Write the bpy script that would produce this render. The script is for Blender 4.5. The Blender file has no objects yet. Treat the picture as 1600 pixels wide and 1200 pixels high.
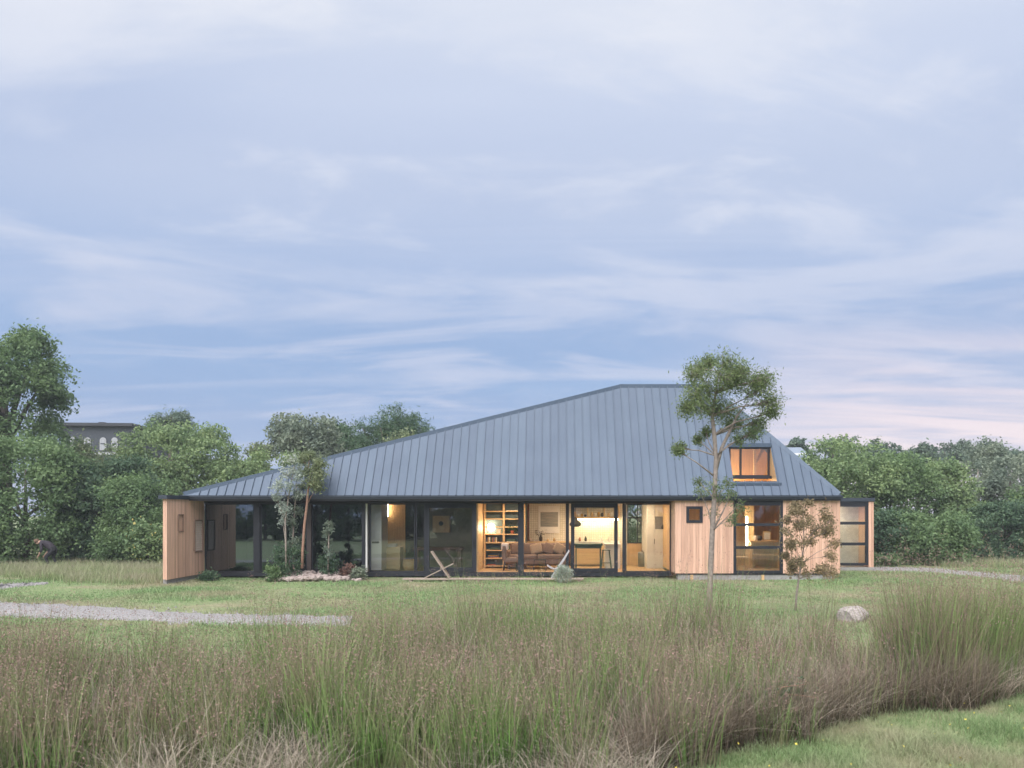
import bpy, bmesh, math, random
import numpy as np
from mathutils import Vector, Matrix
R = math.radians
rng = np.random.default_rng(7)
random.seed(7)
sc = bpy.context.scene
COL = sc.collection

# ------------------------------------------------------------------ camera, sky, sun, exposure
F, CX, HY, EYE = 1200.0, 865.0, 800.0, 2.2        # lens in photo pixels, principal point, horizon row, eye height
cam_d = bpy.data.cameras.new('camera'); cam = bpy.data.objects.new('camera', cam_d); COL.objects.link(cam)
cam.location = (0, 0, EYE); cam.rotation_euler = (R(90), 0, 0)
cam_d.sensor_width = 36; cam_d.lens = 36 * F / 1600
cam_d.shift_x = (800 - CX) / 1600; cam_d.shift_y = (HY - 600) / 1600
cam_d.clip_end = 2000
cam_d.dof.use_dof = True; cam_d.dof.focus_distance = 25.5; cam_d.dof.aperture_fstop = 2.2
sc.camera = cam
sc.view_settings.view_transform = 'Standard'; sc.view_settings.look = 'None'
sc.view_settings.gamma = 1; sc.view_settings.use_curve_mapping = False
sc.view_settings.exposure = 1.92
sc.cycles.use_denoising = True
sc.cycles.max_bounces = 8; sc.cycles.diffuse_bounces = 4; sc.cycles.transparent_max_bounces = 16
sc.cycles.sample_clamp_indirect = 4

SUN_EL, SUN_AZ = 52, 200       # azimuth measured clockwise from +Y: behind the camera, a little to its left
w = bpy.data.worlds.new('World'); sc.world = w; w.use_nodes = True
nt = w.node_tree; N = nt.nodes; L = nt.links
for n in list(N): N.remove(n)
def nd(t, **k):
    n = N.new(t)
    for a, b in k.items(): setattr(n, a, b)
    return n
def mth(op, a, b=None, c=None, clamp=False):
    n = nd('ShaderNodeMath', operation=op, use_clamp=clamp)
    for i, v in enumerate((a, b, c)):
        if v is None: continue
        if isinstance(v, (int, float)): n.inputs[i].default_value = v
        else: L.new(v, n.inputs[i])
    return n.outputs[0]
def mixc(f, a, b):
    n = nd('ShaderNodeMix', data_type='RGBA')
    for s, v in ((n.inputs[0], f), (n.inputs[6], a), (n.inputs[7], b)):
        if isinstance(v, (int, float)): s.default_value = v
        elif isinstance(v, tuple): s.default_value = (*v, 1)
        else: L.new(v, s)
    return n.outputs[2]
tc = nd('ShaderNodeTexCoord'); sep = nd('ShaderNodeSeparateXYZ'); L.new(tc.outputs['Generated'], sep.inputs[0])
dx, dy, dz = sep.outputs
zc = mth('MAXIMUM', dz, 0.0)
den = mth('ADD', zc, 0.10)
cmb = nd('ShaderNodeCombineXYZ'); L.new(mth('DIVIDE', dx, den), cmb.inputs[0]); L.new(mth('DIVIDE', dy, den), cmb.inputs[1])
def cloud(scale, rough, off, det=9, dist=0.0):
    mp = nd('ShaderNodeMapping'); L.new(cmb.outputs[0], mp.inputs[0])
    mp.inputs['Scale'].default_value = scale; mp.inputs['Location'].default_value = off
    mp.inputs['Rotation'].default_value = (0, 0, R(-7))
    n = nd('ShaderNodeTexNoise'); n.inputs['Scale'].default_value = 1; n.inputs['Detail'].default_value = det
    n.inputs['Roughness'].default_value = rough; n.inputs['Distortion'].default_value = dist
    L.new(mp.outputs[0], n.inputs['Vector']); return n.outputs[0]
def ramp(fac, stops):
    r = nd('ShaderNodeValToRGB'); r.color_ramp.interpolation = 'EASE'
    el = r.color_ramp.elements
    while len(el) < len(stops): el.new(0.5)
    for e, (p, c) in zip(el, stops): e.position = p; e.color = (*c, 1)
    L.new(fac, r.inputs[0]); return r.outputs[0]
base = ramp(zc, [(0.0, (.43, .52, .73)), (.15, (.345, .49, .74)), (.26, (.43, .545, .78)), (.38, (.56, .64, .82)), (.48, (.66, .73, .89)), (.57, (.80, .84, .94))])
big = cloud((.30, .55, 1), .5, (3.1, 1.2, 0), 5, .3)
fine = cloud((.75, 1.35, 1), .56, (2.4, 1.3, 0), 10, .9)
wisp = cloud((.25, 2.6, 1), .55, (8.0, 2.2, 0), 8, .8)
puff = cloud((1.3, 2.1, 1), .60, (6.6, 3.9, 0), 10, .4)
m4 = ramp(puff, [(.50, (0, 0, 0)), (.66, (1, 1, 1))])
m1 = ramp(big, [(.36, (0, 0, 0)), (.68, (1, 1, 1))])
m2 = ramp(fine, [(.46, (0, 0, 0)), (.64, (1, 1, 1))])
m3 = ramp(wisp, [(.48, (0, 0, 0)), (.70, (1, 1, 1))])
lit = ramp(zc, [(0.0, (.60, .62, .78)), (.2, (.58, .64, .81)), (.4, (.76, .80, .91)), (.6, (.97, .97, .99))])
dark = ramp(zc, [(0.0, (.36, .45, .66)), (.2, (.32, .455, .71)), (.4, (.47, .565, .78)), (.6, (.70, .76, .89))])
c = mixc(mth('MULTIPLY', m1, .9), dark, base)
c = mixc(mth('MULTIPLY', m2, .75), c, lit)
c = mixc(mth('MULTIPLY', m3, .28), c, lit)
c = mixc(mth('MULTIPLY', mth('MULTIPLY', m4, m1), .75), c, lit)
# the afterglow low in the direction where the sun went down
hl = mth('SQRT', mth('ADD', mth('MULTIPLY', dx, dx), mth('MULTIPLY', dy, dy)))
az = mth('ADD', mth('MULTIPLY', mth('DIVIDE', dx, hl), math.sin(R(38))), mth('MULTIPLY', mth('DIVIDE', dy, hl), math.cos(R(38))))
mr = nd('ShaderNodeMapRange', interpolation_type='SMOOTHSTEP'); L.new(az, mr.inputs[0]); mr.inputs[1].default_value = .84; mr.inputs[2].default_value = .99
mz = nd('ShaderNodeMapRange', interpolation_type='SMOOTHSTEP'); L.new(zc, mz.inputs[0]); mz.inputs[1].default_value = .27; mz.inputs[2].default_value = .08
streak = cloud((.5, 2.2, 1), .55, (1.3, 7.7, 0), 8, .5)
ms = ramp(streak, [(.36, (.25, .25, .25)), (.58, (1, 1, 1))])
glow = mth('MULTIPLY', mth('MULTIPLY', mr.outputs[0], mz.outputs[0]), ms)
c = mixc(mth('MULTIPLY', glow, .92), c, (.97, .83, .85))
sky = nd('ShaderNodeTexSky', sky_type='NISHITA', sun_disc=False)
sky.sun_elevation = R(SUN_EL); sky.sun_rotation = R(SUN_AZ)
vm = nd('ShaderNodeVectorMath', operation='SCALE'); L.new(sky.outputs[0], vm.inputs[0]); vm.inputs['Scale'].default_value = 0.06
c = mixc(.90, vm.outputs[0], c)
bg = nd('ShaderNodeBackground'); L.new(c, bg.inputs[0]); bg.inputs[1].default_value = 0.285
out = nd('ShaderNodeOutputWorld'); L.new(bg.outputs[0], out.inputs[0])

sd = bpy.data.lights.new('sun', 'SUN'); so = bpy.data.objects.new('sun', sd); COL.objects.link(so)
sd.energy = 1.5; sd.angle = R(85); sd.color = (1.0, .975, .955)
so.rotation_euler = (R(90 - SUN_EL), 0, R(180 - SUN_AZ)); so.location = (0, 0, 40)

# ------------------------------------------------------------------ helpers
def px(x, Y): return (x - CX) * Y / F
def pz(y, Y): return EYE + (HY - y) * Y / F
def G(x, y):  Y = EYE * F / (y - HY); return px(x, Y), Y          # a point of the flat ground

def tag(o, label=None, cat=None, group=None, kind=None):
    if label: o['label'] = label
    if cat: o['category'] = cat
    if group: o['group'] = group
    if kind: o['kind'] = kind
    return o
def empty(name, loc=(0, 0, 0), parent=None):
    o = bpy.data.objects.new(name, None); COL.objects.link(o); o.location = loc; o.empty_display_size = .1
    if parent:
        o.parent = parent; o.matrix_parent_inverse = Matrix.Translation(world_loc(parent)).inverted()
    return o
def link(name, me, mat, parent=None):
    o = bpy.data.objects.new(name, me); COL.objects.link(o)
    if mat is not None and not me.materials: me.materials.append(mat)
    if parent:
        o.parent = parent
        o.matrix_parent_inverse = Matrix.Translation(world_loc(parent)).inverted()
    return o
def world_loc(o):
    v = o.location.copy(); p = o.parent
    return v if p is None else v                      # every Empty and mesh here stores world coordinates
class MB:
    def __init__(s): s.v = []; s.f = []
    def box(s, x0, x1, y0, y1, z0, z1):
        n = len(s.v)
        s.v += [(x0, y0, z0), (x1, y0, z0), (x1, y1, z0), (x0, y1, z0), (x0, y0, z1), (x1, y0, z1), (x1, y1, z1), (x0, y1, z1)]
        s.f += [tuple(n + i for i in q) for q in ((3, 2, 1, 0), (4, 5, 6, 7), (0, 1, 5, 4), (1, 2, 6, 5), (2, 3, 7, 6), (3, 0, 4, 7))]
        return s
    def bar(s, a, b, wx, wy):
        """a square bar from a to b"""
        a = Vector(a); b = Vector(b); d = (b - a).normalized()
        u = d.cross(Vector((0, 1, 0)));
        if u.length < .1: u = d.cross(Vector((1, 0, 0)))
        u.normalize(); v = d.cross(u).normalized(); n = len(s.v)
        for p in (a, b):
            for i, j in ((-1, -1), (1, -1), (1, 1), (-1, 1)): s.v.append(tuple(p + u * i * wx / 2 + v * j * wy / 2))
        s.f += [(n + 3, n + 2, n + 1, n), (n + 4, n + 5, n + 6, n + 7)] + [(n + i, n + (i + 1) % 4, n + 4 + (i + 1) % 4, n + 4 + i) for i in range(4)]
        return s
    def tube(s, pts, rad, k=7):
        n = len(s.v); pts = [Vector(p) for p in pts]
        for i, p in enumerate(pts):
            d = (pts[min(i + 1, len(pts) - 1)] - pts[max(i - 1, 0)]).normalized()
            u = d.cross(Vector((.3, 1, .1))).normalized(); v = d.cross(u)
            for j in range(k):
                a = 2 * math.pi * j / k; s.v.append(tuple(p + (u * math.cos(a) + v * math.sin(a)) * rad[i]))
        for i in range(len(pts) - 1):
            for j in range(k): s.f.append((n + i * k + j, n + i * k + (j + 1) % k, n + (i + 1) * k + (j + 1) % k, n + (i + 1) * k + j))
        s.f.append(tuple(n + j for j in reversed(range(k)))); s.f.append(tuple(n + (len(pts) - 1) * k + j for j in range(k)))
        return s
    def lathe(s, c, prof, k=16):
        n = len(s.v)
        for r, z in prof:
            for j in range(k):
                a = 2 * math.pi * j / k; s.v.append((c[0] + r * math.cos(a), c[1] + r * math.sin(a), c[2] + z))
        for i in range(len(prof) - 1):
            for j in range(k): s.f.append((n + i * k + j, n + i * k + (j + 1) % k, n + (i + 1) * k + (j + 1) % k, n + (i + 1) * k + j))
        s.f.append(tuple(n + j for j in reversed(range(k)))); s.f.append(tuple(n + (len(prof) - 1) * k + j for j in range(k)))
        return s
    def poly(s, top, thick):
        """a slab: polygon 'top' with its copy shifted by vector thick"""
        n = len(s.v); m = len(top); t = Vector(thick)
        s.v += [tuple(p) for p in top] + [tuple(Vector(p) + t) for p in top]
        s.f.append(tuple(range(n, n + m))); s.f.append(tuple(reversed(range(n + m, n + 2 * m))))
        for i in range(m): s.f.append((n + i, n + m + i, n + m + (i + 1) % m, n + (i + 1) % m))
        return s
    def build(s, name, mat, parent=None, bevel=0, smooth=False, seg=2):
        me = bpy.data.meshes.new(name); me.from_pydata(s.v, [], s.f)
        bm = bmesh.new(); bm.from_mesh(me); bmesh.ops.recalc_face_normals(bm, faces=bm.faces)
        if bevel: bmesh.ops.bevel(bm, geom=bm.edges[:], offset=bevel, segments=seg, affect='EDGES', profile=.6)
        bm.to_mesh(me); bm.free()
        if smooth: me.shade_smooth()
        return link(name, me, mat, parent)
def box(name, x0, x1, y0, y1, z0, z1, mat, parent=None, bevel=0, seg=1): return MB().box(x0, x1, y0, y1, z0, z1).build(name, mat, parent, bevel, seg=seg)
def fast_mesh(name, v, quads=None, tris=None, attr=None):
    me = bpy.data.meshes.new(name); v = np.asarray(v, np.float32)
    nq = 0 if quads is None else len(quads); ntr = 0 if tris is None else len(tris)
    me.vertices.add(len(v)); me.vertices.foreach_set('co', v.ravel())
    li = []
    if nq: li.append(np.asarray(quads, np.int32).ravel())
    if ntr: li.append(np.asarray(tris, np.int32).ravel())
    li = np.concatenate(li); me.loops.add(len(li)); me.loops.foreach_set('vertex_index', li)
    tot = np.concatenate([np.full(nq, 4, np.int32), np.full(ntr, 3, np.int32)])
    st = np.concatenate([[0], np.cumsum(tot)[:-1]]).astype(np.int32)
    me.polygons.add(nq + ntr); me.polygons.foreach_set('loop_start', st); me.polygons.foreach_set('loop_total', tot)
    if attr is not None:
        a = me.attributes.new('along', 'FLOAT', 'POINT'); a.data.foreach_set('value', np.asarray(attr, np.float32))
    me.update(calc_edges=True); return me

# ------------------------------------------------------------------ materials
MATS = {}
class NT:
    def __init__(s, name):
        s.m = bpy.data.materials.new(name); s.m.use_nodes = True; s.t = s.m.node_tree
        s.b = s.t.nodes['Principled BSDF']; s.o = s.t.nodes['Material Output']; MATS[name] = s.m
    def n(s, t, **k):
        x = s.t.nodes.new(t)
        for a, b in k.items(): setattr(x, a, b)
        return x
    def l(s, a, b): s.t.links.new(a, b)
    def noise(s, scale, det=4, rough=.55, coord='Object', mscale=None):
        tcn = s.n('ShaderNodeTexCoord'); x = s.n('ShaderNodeTexNoise'); x.inputs['Scale'].default_value = scale
        x.inputs['Detail'].default_value = det; x.inputs['Roughness'].default_value = rough
        src = tcn.outputs[coord]
        if mscale:
            mp = s.n('ShaderNodeMapping'); mp.inputs['Scale'].default_value = mscale; s.l(src, mp.inputs[0]); src = mp.outputs[0]
        s.l(src, x.inputs['Vector']); return x.outputs[0]
    def ramp(s, fac, stops):
        r = s.n('ShaderNodeValToRGB'); el = r.color_ramp.elements
        while len(el) < len(stops): el.new(.5)
        for e, (p, c) in zip(el, stops): e.position = p; e.color = (*c, 1)
        s.l(fac, r.inputs[0]); return r.outputs[0]
    def mix(s, f, a, b, bt='MIX'):
        x = s.n('ShaderNodeMix', data_type='RGBA', blend_type=bt)
        for so_, v in ((x.inputs[0], f), (x.inputs[6], a), (x.inputs[7], b)):
            if isinstance(v, (int, float)): so_.default_value = v
            elif isinstance(v, tuple): so_.default_value = (*v, 1)
            else: s.l(v, so_)
        return x.outputs[2]
    def col(s, c):
        if isinstance(c, tuple): s.b.inputs['Base Color'].default_value = (*c, 1)
        else: s.l(c, s.b.inputs['Base Color'])
    def bump(s, h, st=.3, d=.01):
        x = s.n('ShaderNodeBump'); x.inputs['Strength'].default_value = st; x.inputs['Distance'].default_value = d
        s.l(h, x.inputs['Height']); s.l(x.outputs[0], s.b.inputs['Normal'])
    def r(s, v): s.b.inputs['Roughness'].default_value = v; return s
def plain(name, c, rough=.6, metal=0, var=.12, scale=6):
    t = NT(name); f = t.noise(scale, 5)
    t.col(t.ramp(f, [(.3, tuple(x * (1 - var) for x in c)), (.7, tuple(min(1, x * (1 + var)) for x in c))]))
    t.r(rough); t.b.inputs['Metallic'].default_value = metal; return t.m
def wood(name, c, var=.2, axis=2, rough=.6, rand=.35):
    t = NT(name); ms = [14, 14, 14]; ms[axis] = .7
    f = t.noise(1.6, 6, .6, 'Object', tuple(ms))
    oi = t.n('ShaderNodeObjectInfo')
    a = t.ramp(f, [(.32, tuple(x * (1 - var) for x in c)), (.68, tuple(min(1, x * (1 + var * .7)) for x in c))])
    tone = t.ramp(oi.outputs['Random'], [(0, (1 - rand, 1 - rand * 1.15, 1 - rand * 1.2)), (.5, (.95, .93, .92)), (1, (1.0, 1.0, 1.0))])
    t.col(t.mix(1.0, a, tone, 'MULTIPLY')); t.r(rough); t.bump(f, .15, .004); return t.m
def emit(name, c, s):
    t = NT(name); t.col((.8, .8, .8)); t.b.inputs['Emission Color'].default_value = (*c, 1); t.b.inputs['Emission Strength'].default_value = s; return t.m
def leafmat(name, c1, c2, trans=.35, rough=.6):
    t = NT(name); g = t.n('ShaderNodeNewGeometry')
    f = t.noise(.9, 3, .5)
    mix1 = t.ramp(g.outputs['Random Per Island'], [(0, c1), (1, c2)])
    mix2 = t.mix(1.0, mix1, t.ramp(f, [(.3, (.72, .78, .75)), (.7, (1.15, 1.1, .95))]), 'MULTIPLY')
    t.col(mix2); t.r(rough)
    tr = t.n('ShaderNodeBsdfTranslucent'); t.l(mix2, tr.inputs[0])
    mx = t.n('ShaderNodeMixShader'); mx.inputs[0].default_value = trans
    t.l(t.b.outputs[0], mx.inputs[1]); t.l(tr.outputs[0], mx.inputs[2]); t.l(mx.outputs[0], t.o.inputs[0])
    t.b.inputs['Specular IOR Level'].default_value = .25
    return t.m
def glassmat(name, tint=(1, 1, 1), ior=1.7, rough=0.0, gcol=(.95, .97, 1)):
    t = NT(name); fr = t.n('ShaderNodeFresnel'); fr.inputs[0].default_value = ior
    gl = t.n('ShaderNodeBsdfGlossy'); gl.inputs['Roughness'].default_value = rough; gl.inputs[0].default_value = (*gcol, 1)
    tr = t.n('ShaderNodeBsdfTransparent'); tr.inputs[0].default_value = (*tint, 1)
    mx = t.n('ShaderNodeMixShader'); t.l(fr.outputs[0], mx.inputs[0]); t.l(tr.outputs[0], mx.inputs[1]); t.l(gl.outputs[0], mx.inputs[2])
    t.l(mx.outputs[0], t.o.inputs[0]); return t.m

clad = wood('cladding_wood', (.73, .455, .33), .18, 2, .65, .27)
ply = wood('warm_plywood', (.62, .40, .20), .15, 2, .5, .08)
pine = wood('pale_pine', (.68, .48, .26), .12, 0, .5, .08)
oakf = wood('oak_floor', (.52, .34, .18), .18, 0, .45, .1)
redwood = wood('red_wood', (.16, .085, .06), .2, 0, .5, .1)
weathered = wood('weathered_wood', (.36, .29, .24), .25, 0, .8, .2)
frame_m = plain('graphite_frame', (.022, .024, .032), .42, .3)
soffit_m = plain('black_soffit', (.018, .019, .024), .7)
darkin = plain('dark_panelling', (.055, .05, .05), .6)
white_p = plain('white_paint', (.72, .70, .67), .5, 0, .03)
cream = plain('cream_paint', (.66, .60, .47), .55, 0, .04)
concrete = plain('concrete', (.30, .29, .28), .85, 0, .2, 12)
glass = glassmat('clear_glass', (.93, .95, .94), 1.8)
glass_d = glassmat('tinted_glass', (.50, .56, .57), 2.35, .02, (.80, .90, 1))
black_m = plain('black_metal', (.015, .015, .017), .4, .5)
t = NT('roof_metal'); f = t.noise(.8, 5); oi = t.n('ShaderNodeObjectInfo')
a = t.ramp(f, [(.3, (.058, .085, .128)), (.7, (.069, .098, .143))])
t.col(t.mix(1.0, a, t.ramp(oi.outputs['Random'], [(0, (.90, .90, .92)), (1, (1.07, 1.07, 1.05))]), 'MULTIPLY'))
t.r(.42); t.b.inputs['Metallic'].default_value = .25; fs = t.noise(3.5, 6, .65, 'Object', (3, .35, .35)); t.col(t.mix(1.0, t.b.inputs['Base Color'].links[0].from_socket, t.ramp(fs, [(.3, (.90, .91, .93)), (.7, (1.06, 1.05, 1.04))]), 'MULTIPLY')); f2 = t.noise(1.2, 3, .5, 'Object', (1, 1, .25)); t.bump(f2, .12, .02); roof_m = t.m
t = NT('roof_metal_dark'); t.col((.040, .050, .068)); t.r(.45); t.b.inputs['Metallic'].default_value = .3; roof_d = t.m
t = NT('wall_tile'); tcn = t.n('ShaderNodeTexCoord'); mp = t.n('ShaderNodeMapping'); mp.inputs['Rotation'].default_value = (R(90), 0, 0); t.l(tcn.outputs['Object'], mp.inputs[0])
bk = t.n('ShaderNodeTexBrick', offset=0.0); bk.inputs['Scale'].default_value = 1; bk.inputs['Brick Width'].default_value = .087; bk.inputs['Row Height'].default_value = .087
bk.inputs['Mortar Size'].default_value = .006; bk.inputs['Color1'].default_value = (.72, .68, .58, 1); bk.inputs['Color2'].default_value = (.66, .62, .52, 1); bk.inputs['Mortar'].default_value = (.46, .41, .32, 1)
t.l(mp.outputs[0], bk.inputs['Vector']); t.col(bk.outputs['Color']); t.r(.3); t.bump(bk.outputs['Fac'], .3, -.004); tile_m = t.m
bark = plain('grey_bark', (.26, .215, .185), .9, 0, .3, 18)
bark_r = plain('reddish_bark', (.30, .17, .12), .85, 0, .25, 14)
bark_d = plain('dark_bark', (.09, .075, .06), .9, 0, .3, 14)
stone_m = plain('pale_stone', (.35, .285, .26), .9, 0, .35, 9)
lichen = plain('lichen_boulder', (.33, .29, .27), .9, 0, .4, 7)

# ------------------------------------------------------------------ ground and paths
GX = np.concatenate([np.linspace(-260, -26, 14), np.arange(-24, 24.1, .5), np.linspace(26, 260, 14)])
GY = np.concatenate([np.linspace(-160, -6, 12), np.arange(-4, 40.1, .5), np.linspace(44, 420, 16)])
xx, yy = np.meshgrid(GX, GY); zz = .025 * np.sin(xx * .9 + .5 * yy) * np.cos(yy * .7) - .03
v = np.stack([xx, yy, zz], -1).reshape(-1, 3); nx = len(GX); ny = len(GY)
ii, jj = np.meshgrid(np.arange(nx - 1), np.arange(ny - 1)); a0 = (jj * nx + ii).ravel()
t = NT('lawn'); f1 = t.noise(.35, 5, .6); f2 = t.noise(5, 6, .7); f3 = t.noise(.9, 4, .6)
g1 = t.ramp(f2, [(.3, (.12, .16, .065)), (.7, (.24, .29, .13))])
dry = t.ramp(f2, [(.3, (.20, .17, .11)), (.7, (.36, .30, .20))])
t.col(t.mix(t.ramp(f1, [(.48, (0, 0, 0)), (.66, (.8, .8, .8))]), g1, dry)); t.r(.95); t.bump(f2, .6, .05)
lawn_ob = link('lawn', fast_mesh('lawn', v, np.stack([a0, a0 + 1, a0 + nx + 1, a0 + nx], -1)), t.m); tag(lawn_ob, 'broad mown lawn of green and straw tones around the house', 'lawn', kind='structure')

t = NT('gravel'); f = t.noise(22, 6, .75); vo = t.n('ShaderNodeTexVoronoi'); vo.inputs['Scale'].default_value = 26; tcn = t.n('ShaderNodeTexCoord'); t.l(tcn.outputs['Object'], vo.inputs['Vector'])
t.col(t.mix(.45, t.ramp(f, [(.3, (.17, .16, .155)), (.7, (.38, .36, .36))]), vo.outputs['Distance'], 'SOFT_LIGHT')); t.r(.95); t.bump(vo.outputs['Distance'], .7, .03); gravel = t.m
def path(name, up, lo, label):
    n = 60; ups = [Vector((*G(*p), 0)) for p in up]; los = [Vector((*G(*p), 0)) for p in lo]
    def samp(pl, s):
        d = s * (len(pl) - 1); i = min(int(d), len(pl) - 2); return pl[i].lerp(pl[i + 1], d - i)
    mb = MB(); m = 6
    for i in range(n + 1):
        a = samp(ups, i / n); b = samp(los, i / n)
        a = a + Vector((0, random.gauss(.05, .14), 0)); b = b - Vector((0, random.gauss(.05, .12), 0))
        for j in range(m + 1):
            p = a.lerp(b, j / m); mb.v.append((p.x, p.y, .085 * math.sin(math.pi * j / m) ** .5 - .065 + random.uniform(0, .014)))
    for i in range(n):
        for j in range(m): q = i * (m + 1) + j; mb.f.append((q, q + m + 1, q + m + 2, q + 1))
    o = mb.build(name, gravel, smooth=True); tag(o, label, 'path', kind='structure')
    q = MB()                                                     # loose pebbles on and beside the path
    for k in range(900):
        s1 = random.random(); a = samp(ups, s1); b = samp(los, s1); p = a.lerp(b, random.gauss(.5, .32)); r_ = random.uniform(.008, .03); h_ = .01
        n_ = len(q.v); q.v += [(p.x - r_, p.y - r_ * .6, h_ - .02), (p.x + r_, p.y - r_ * .5, h_ - .02), (p.x + r_ * .3, p.y + r_, h_ - .02), (p.x + random.uniform(-.3, .3) * r_, p.y, h_ + r_ * .9)]
        q.f += [(n_, n_ + 1, n_ + 3), (n_ + 1, n_ + 2, n_ + 3), (n_ + 2, n_, n_ + 3)]
    po = q.build('pebbles', gravel, o); po['kind'] = 'stuff'; return o
path('gravel_path', [(-260, 930), (0, 938), (150, 945), (300, 955), (430, 959), (548, 962)], [(-260, 956), (0, 962), (150, 967), (300, 973), (430, 976), (548, 976)], 'grey gravel path crossing the lawn before the rushes')
path('gravel_track', [(-260, 910), (-120, 911), (0, 912), (40, 911), (75, 910)], [(-260, 924), (-120, 922), (0, 919), (40, 915), (75, 912)], 'thin bend of gravel track in the lawn near the hedge')
path('gravel_drive', [(1318, 884), (1380, 885), (1450, 886), (1520, 892), (1610, 899), (1750, 907)], [(1318, 890), (1380, 891), (1450, 894), (1520, 901), (1610, 910), (1750, 921)], 'pale gravel drive leading away from the glazed side wing')

# ------------------------------------------------------------------ house
DF, DG, DE = 25.16, 26.12, 25.0          # front wall, glass line, eave
FZ, CZ = .13, 2.56                       # floor and ceiling heights
house = empty('house', (0, 27, 0)); tag(house, 'low wide timber house with slate blue standing seam hip roof and lit glazed front', 'house')
def bx(name, x0, x1, y0, y1, z0, z1, mat, parent=None, bevel=0): return box(name, x0, x1, y0, y1, z0, z1, mat, parent or house, bevel)
XL, XR = -11.87, 9.39
RF = [Vector((-12.10, DE, 2.745)), Vector((9.36, DE, 2.745)), Vector((9.36, 33.2, 2.745)), Vector((-12.10, 33.2, 2.745))]
RL, RRt = Vector((2.41, 27.5, 6.68)), Vector((5.60, 27.5, 6.68))
roof = MB().poly([RF[0], RL, RF[3]], (0, 0, -.08)).poly([RF[3], RL, RRt, RF[2]], (0, 0, -.08)).poly([RF[2], RRt, RF[1]], (0, 0, -.08)).build('roof', roof_m, house)
slope = (RL.z - RF[0].z) / (RL.y - RF[0].y)
nrm = Vector((0, -slope, 1)).normalized()
def rz(Y): return 2.745 + (Y - DE) * slope
def ymax(X):
    if X < RL.x: return DE + 2.5 * (X - RF[0].x) / (RL.x - RF[0].x)
    if X > RRt.x: return DE + 2.5 * (RF[1].x - X) / (RF[1].x - RRt.x)
    return 27.5
OX0, OX1, OY0, OY1 = 5.93, 7.36, 25.30, 26.10    # the opening of the inset dormer
np_ = 77; pw = (RF[1].x - RF[0].x) / np_
for i in range(np_):
    xa = RF[0].x + i * pw; xb = xa + pw
    segs = []
    if xa < OX1 and xb > OX0:
        segs.append((xa, xb, DE, OY0))
        segs.append((xa, xb, OY1, None))
        if xa < OX0: segs.append((xa, OX0, OY0, OY1))
        if xb > OX1: segs.append((OX1, xb, OY0, OY1))
    else: segs.append((xa, xb, DE, None))
    for (a, b, y0, y1) in segs:
        ks = sorted({a, b} | {k for k in (RL.x, RRt.x) if a < k < b})
        top = [(k, y1 if y1 else ymax(k)) for k in ks]
        top = [(k, max(yq, y0 + .001)) for k, yq in top]
        jit = random.uniform(-.003, .003)
        pts = [Vector((a + .002, y0, rz(y0) + jit)), Vector((b - .002, y0, rz(y0) + jit))] + [Vector((min(max(k, a + .002), b - .002), yq, rz(yq) + jit)) for k, yq in reversed(top)]
        mb = MB().poly(pts, -nrm * .03)
        if a == xa:                                    # the standing seam at the panel's left edge
            ye = top[0][1]
            if ye > y0 + .06:
                p = Vector((a, y0, rz(y0))); q = Vector((a, ye, rz(ye))); u = Vector((.009, 0, 0)); h = nrm * .034; n = len(mb.v)
                mb.v += [tuple(z) for z in (p - u, p + u, p + u + h, p - u + h, q - u, q + u, q + u + h, q - u + h)]
                mb.f += [tuple(n + k for k in qd) for qd in ((0, 1, 2, 3), (7, 6, 5, 4), (0, 4, 5, 1), (1, 5, 6, 2), (2, 6, 7, 3), (3, 7, 4, 0))]
        mb.build('roof_panel', roof_m, roof)
def cap(a, b, name):
    return MB().bar(a + Vector((0, 0, .02)), b + Vector((0, 0, .02)), .15, .05).build(name, roof_m, roof)
cap(RF[0] + Vector((.05, .02, .02)), RL, 'hip_cap'); cap(RF[1] + Vector((-.05, .02, .02)), RRt, 'hip_cap'); cap(RL - Vector((.05, 0, 0)), RRt + Vector((.05, 0, 0)), 'ridge_cap')
MB().box(RF[0].x - .02, RF[1].x + .04, DE - .05, DE - .012, 2.63, 2.742).build('fascia', roof_d, roof)
MB().box(RF[0].x - .02, RF[0].x + .016, DE - .01, 33.2, 2.63, 2.74).build('fascia', roof_d, roof)
MB().box(RF[1].x + .004, RF[1].x + .04, DE - .01, 33.2, 2.63, 2.74).build('fascia', roof_d, roof)
MB().box(RF[0].x, RF[1].x, DE - .10, DE - .052, 2.685, 2.735).build('gutter', roof_d, roof)
MB().box(RF[0].x + .02, RF[1].x, DE, 33.1, 2.57, 2.628).build('soffit', soffit_m, house)
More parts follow.
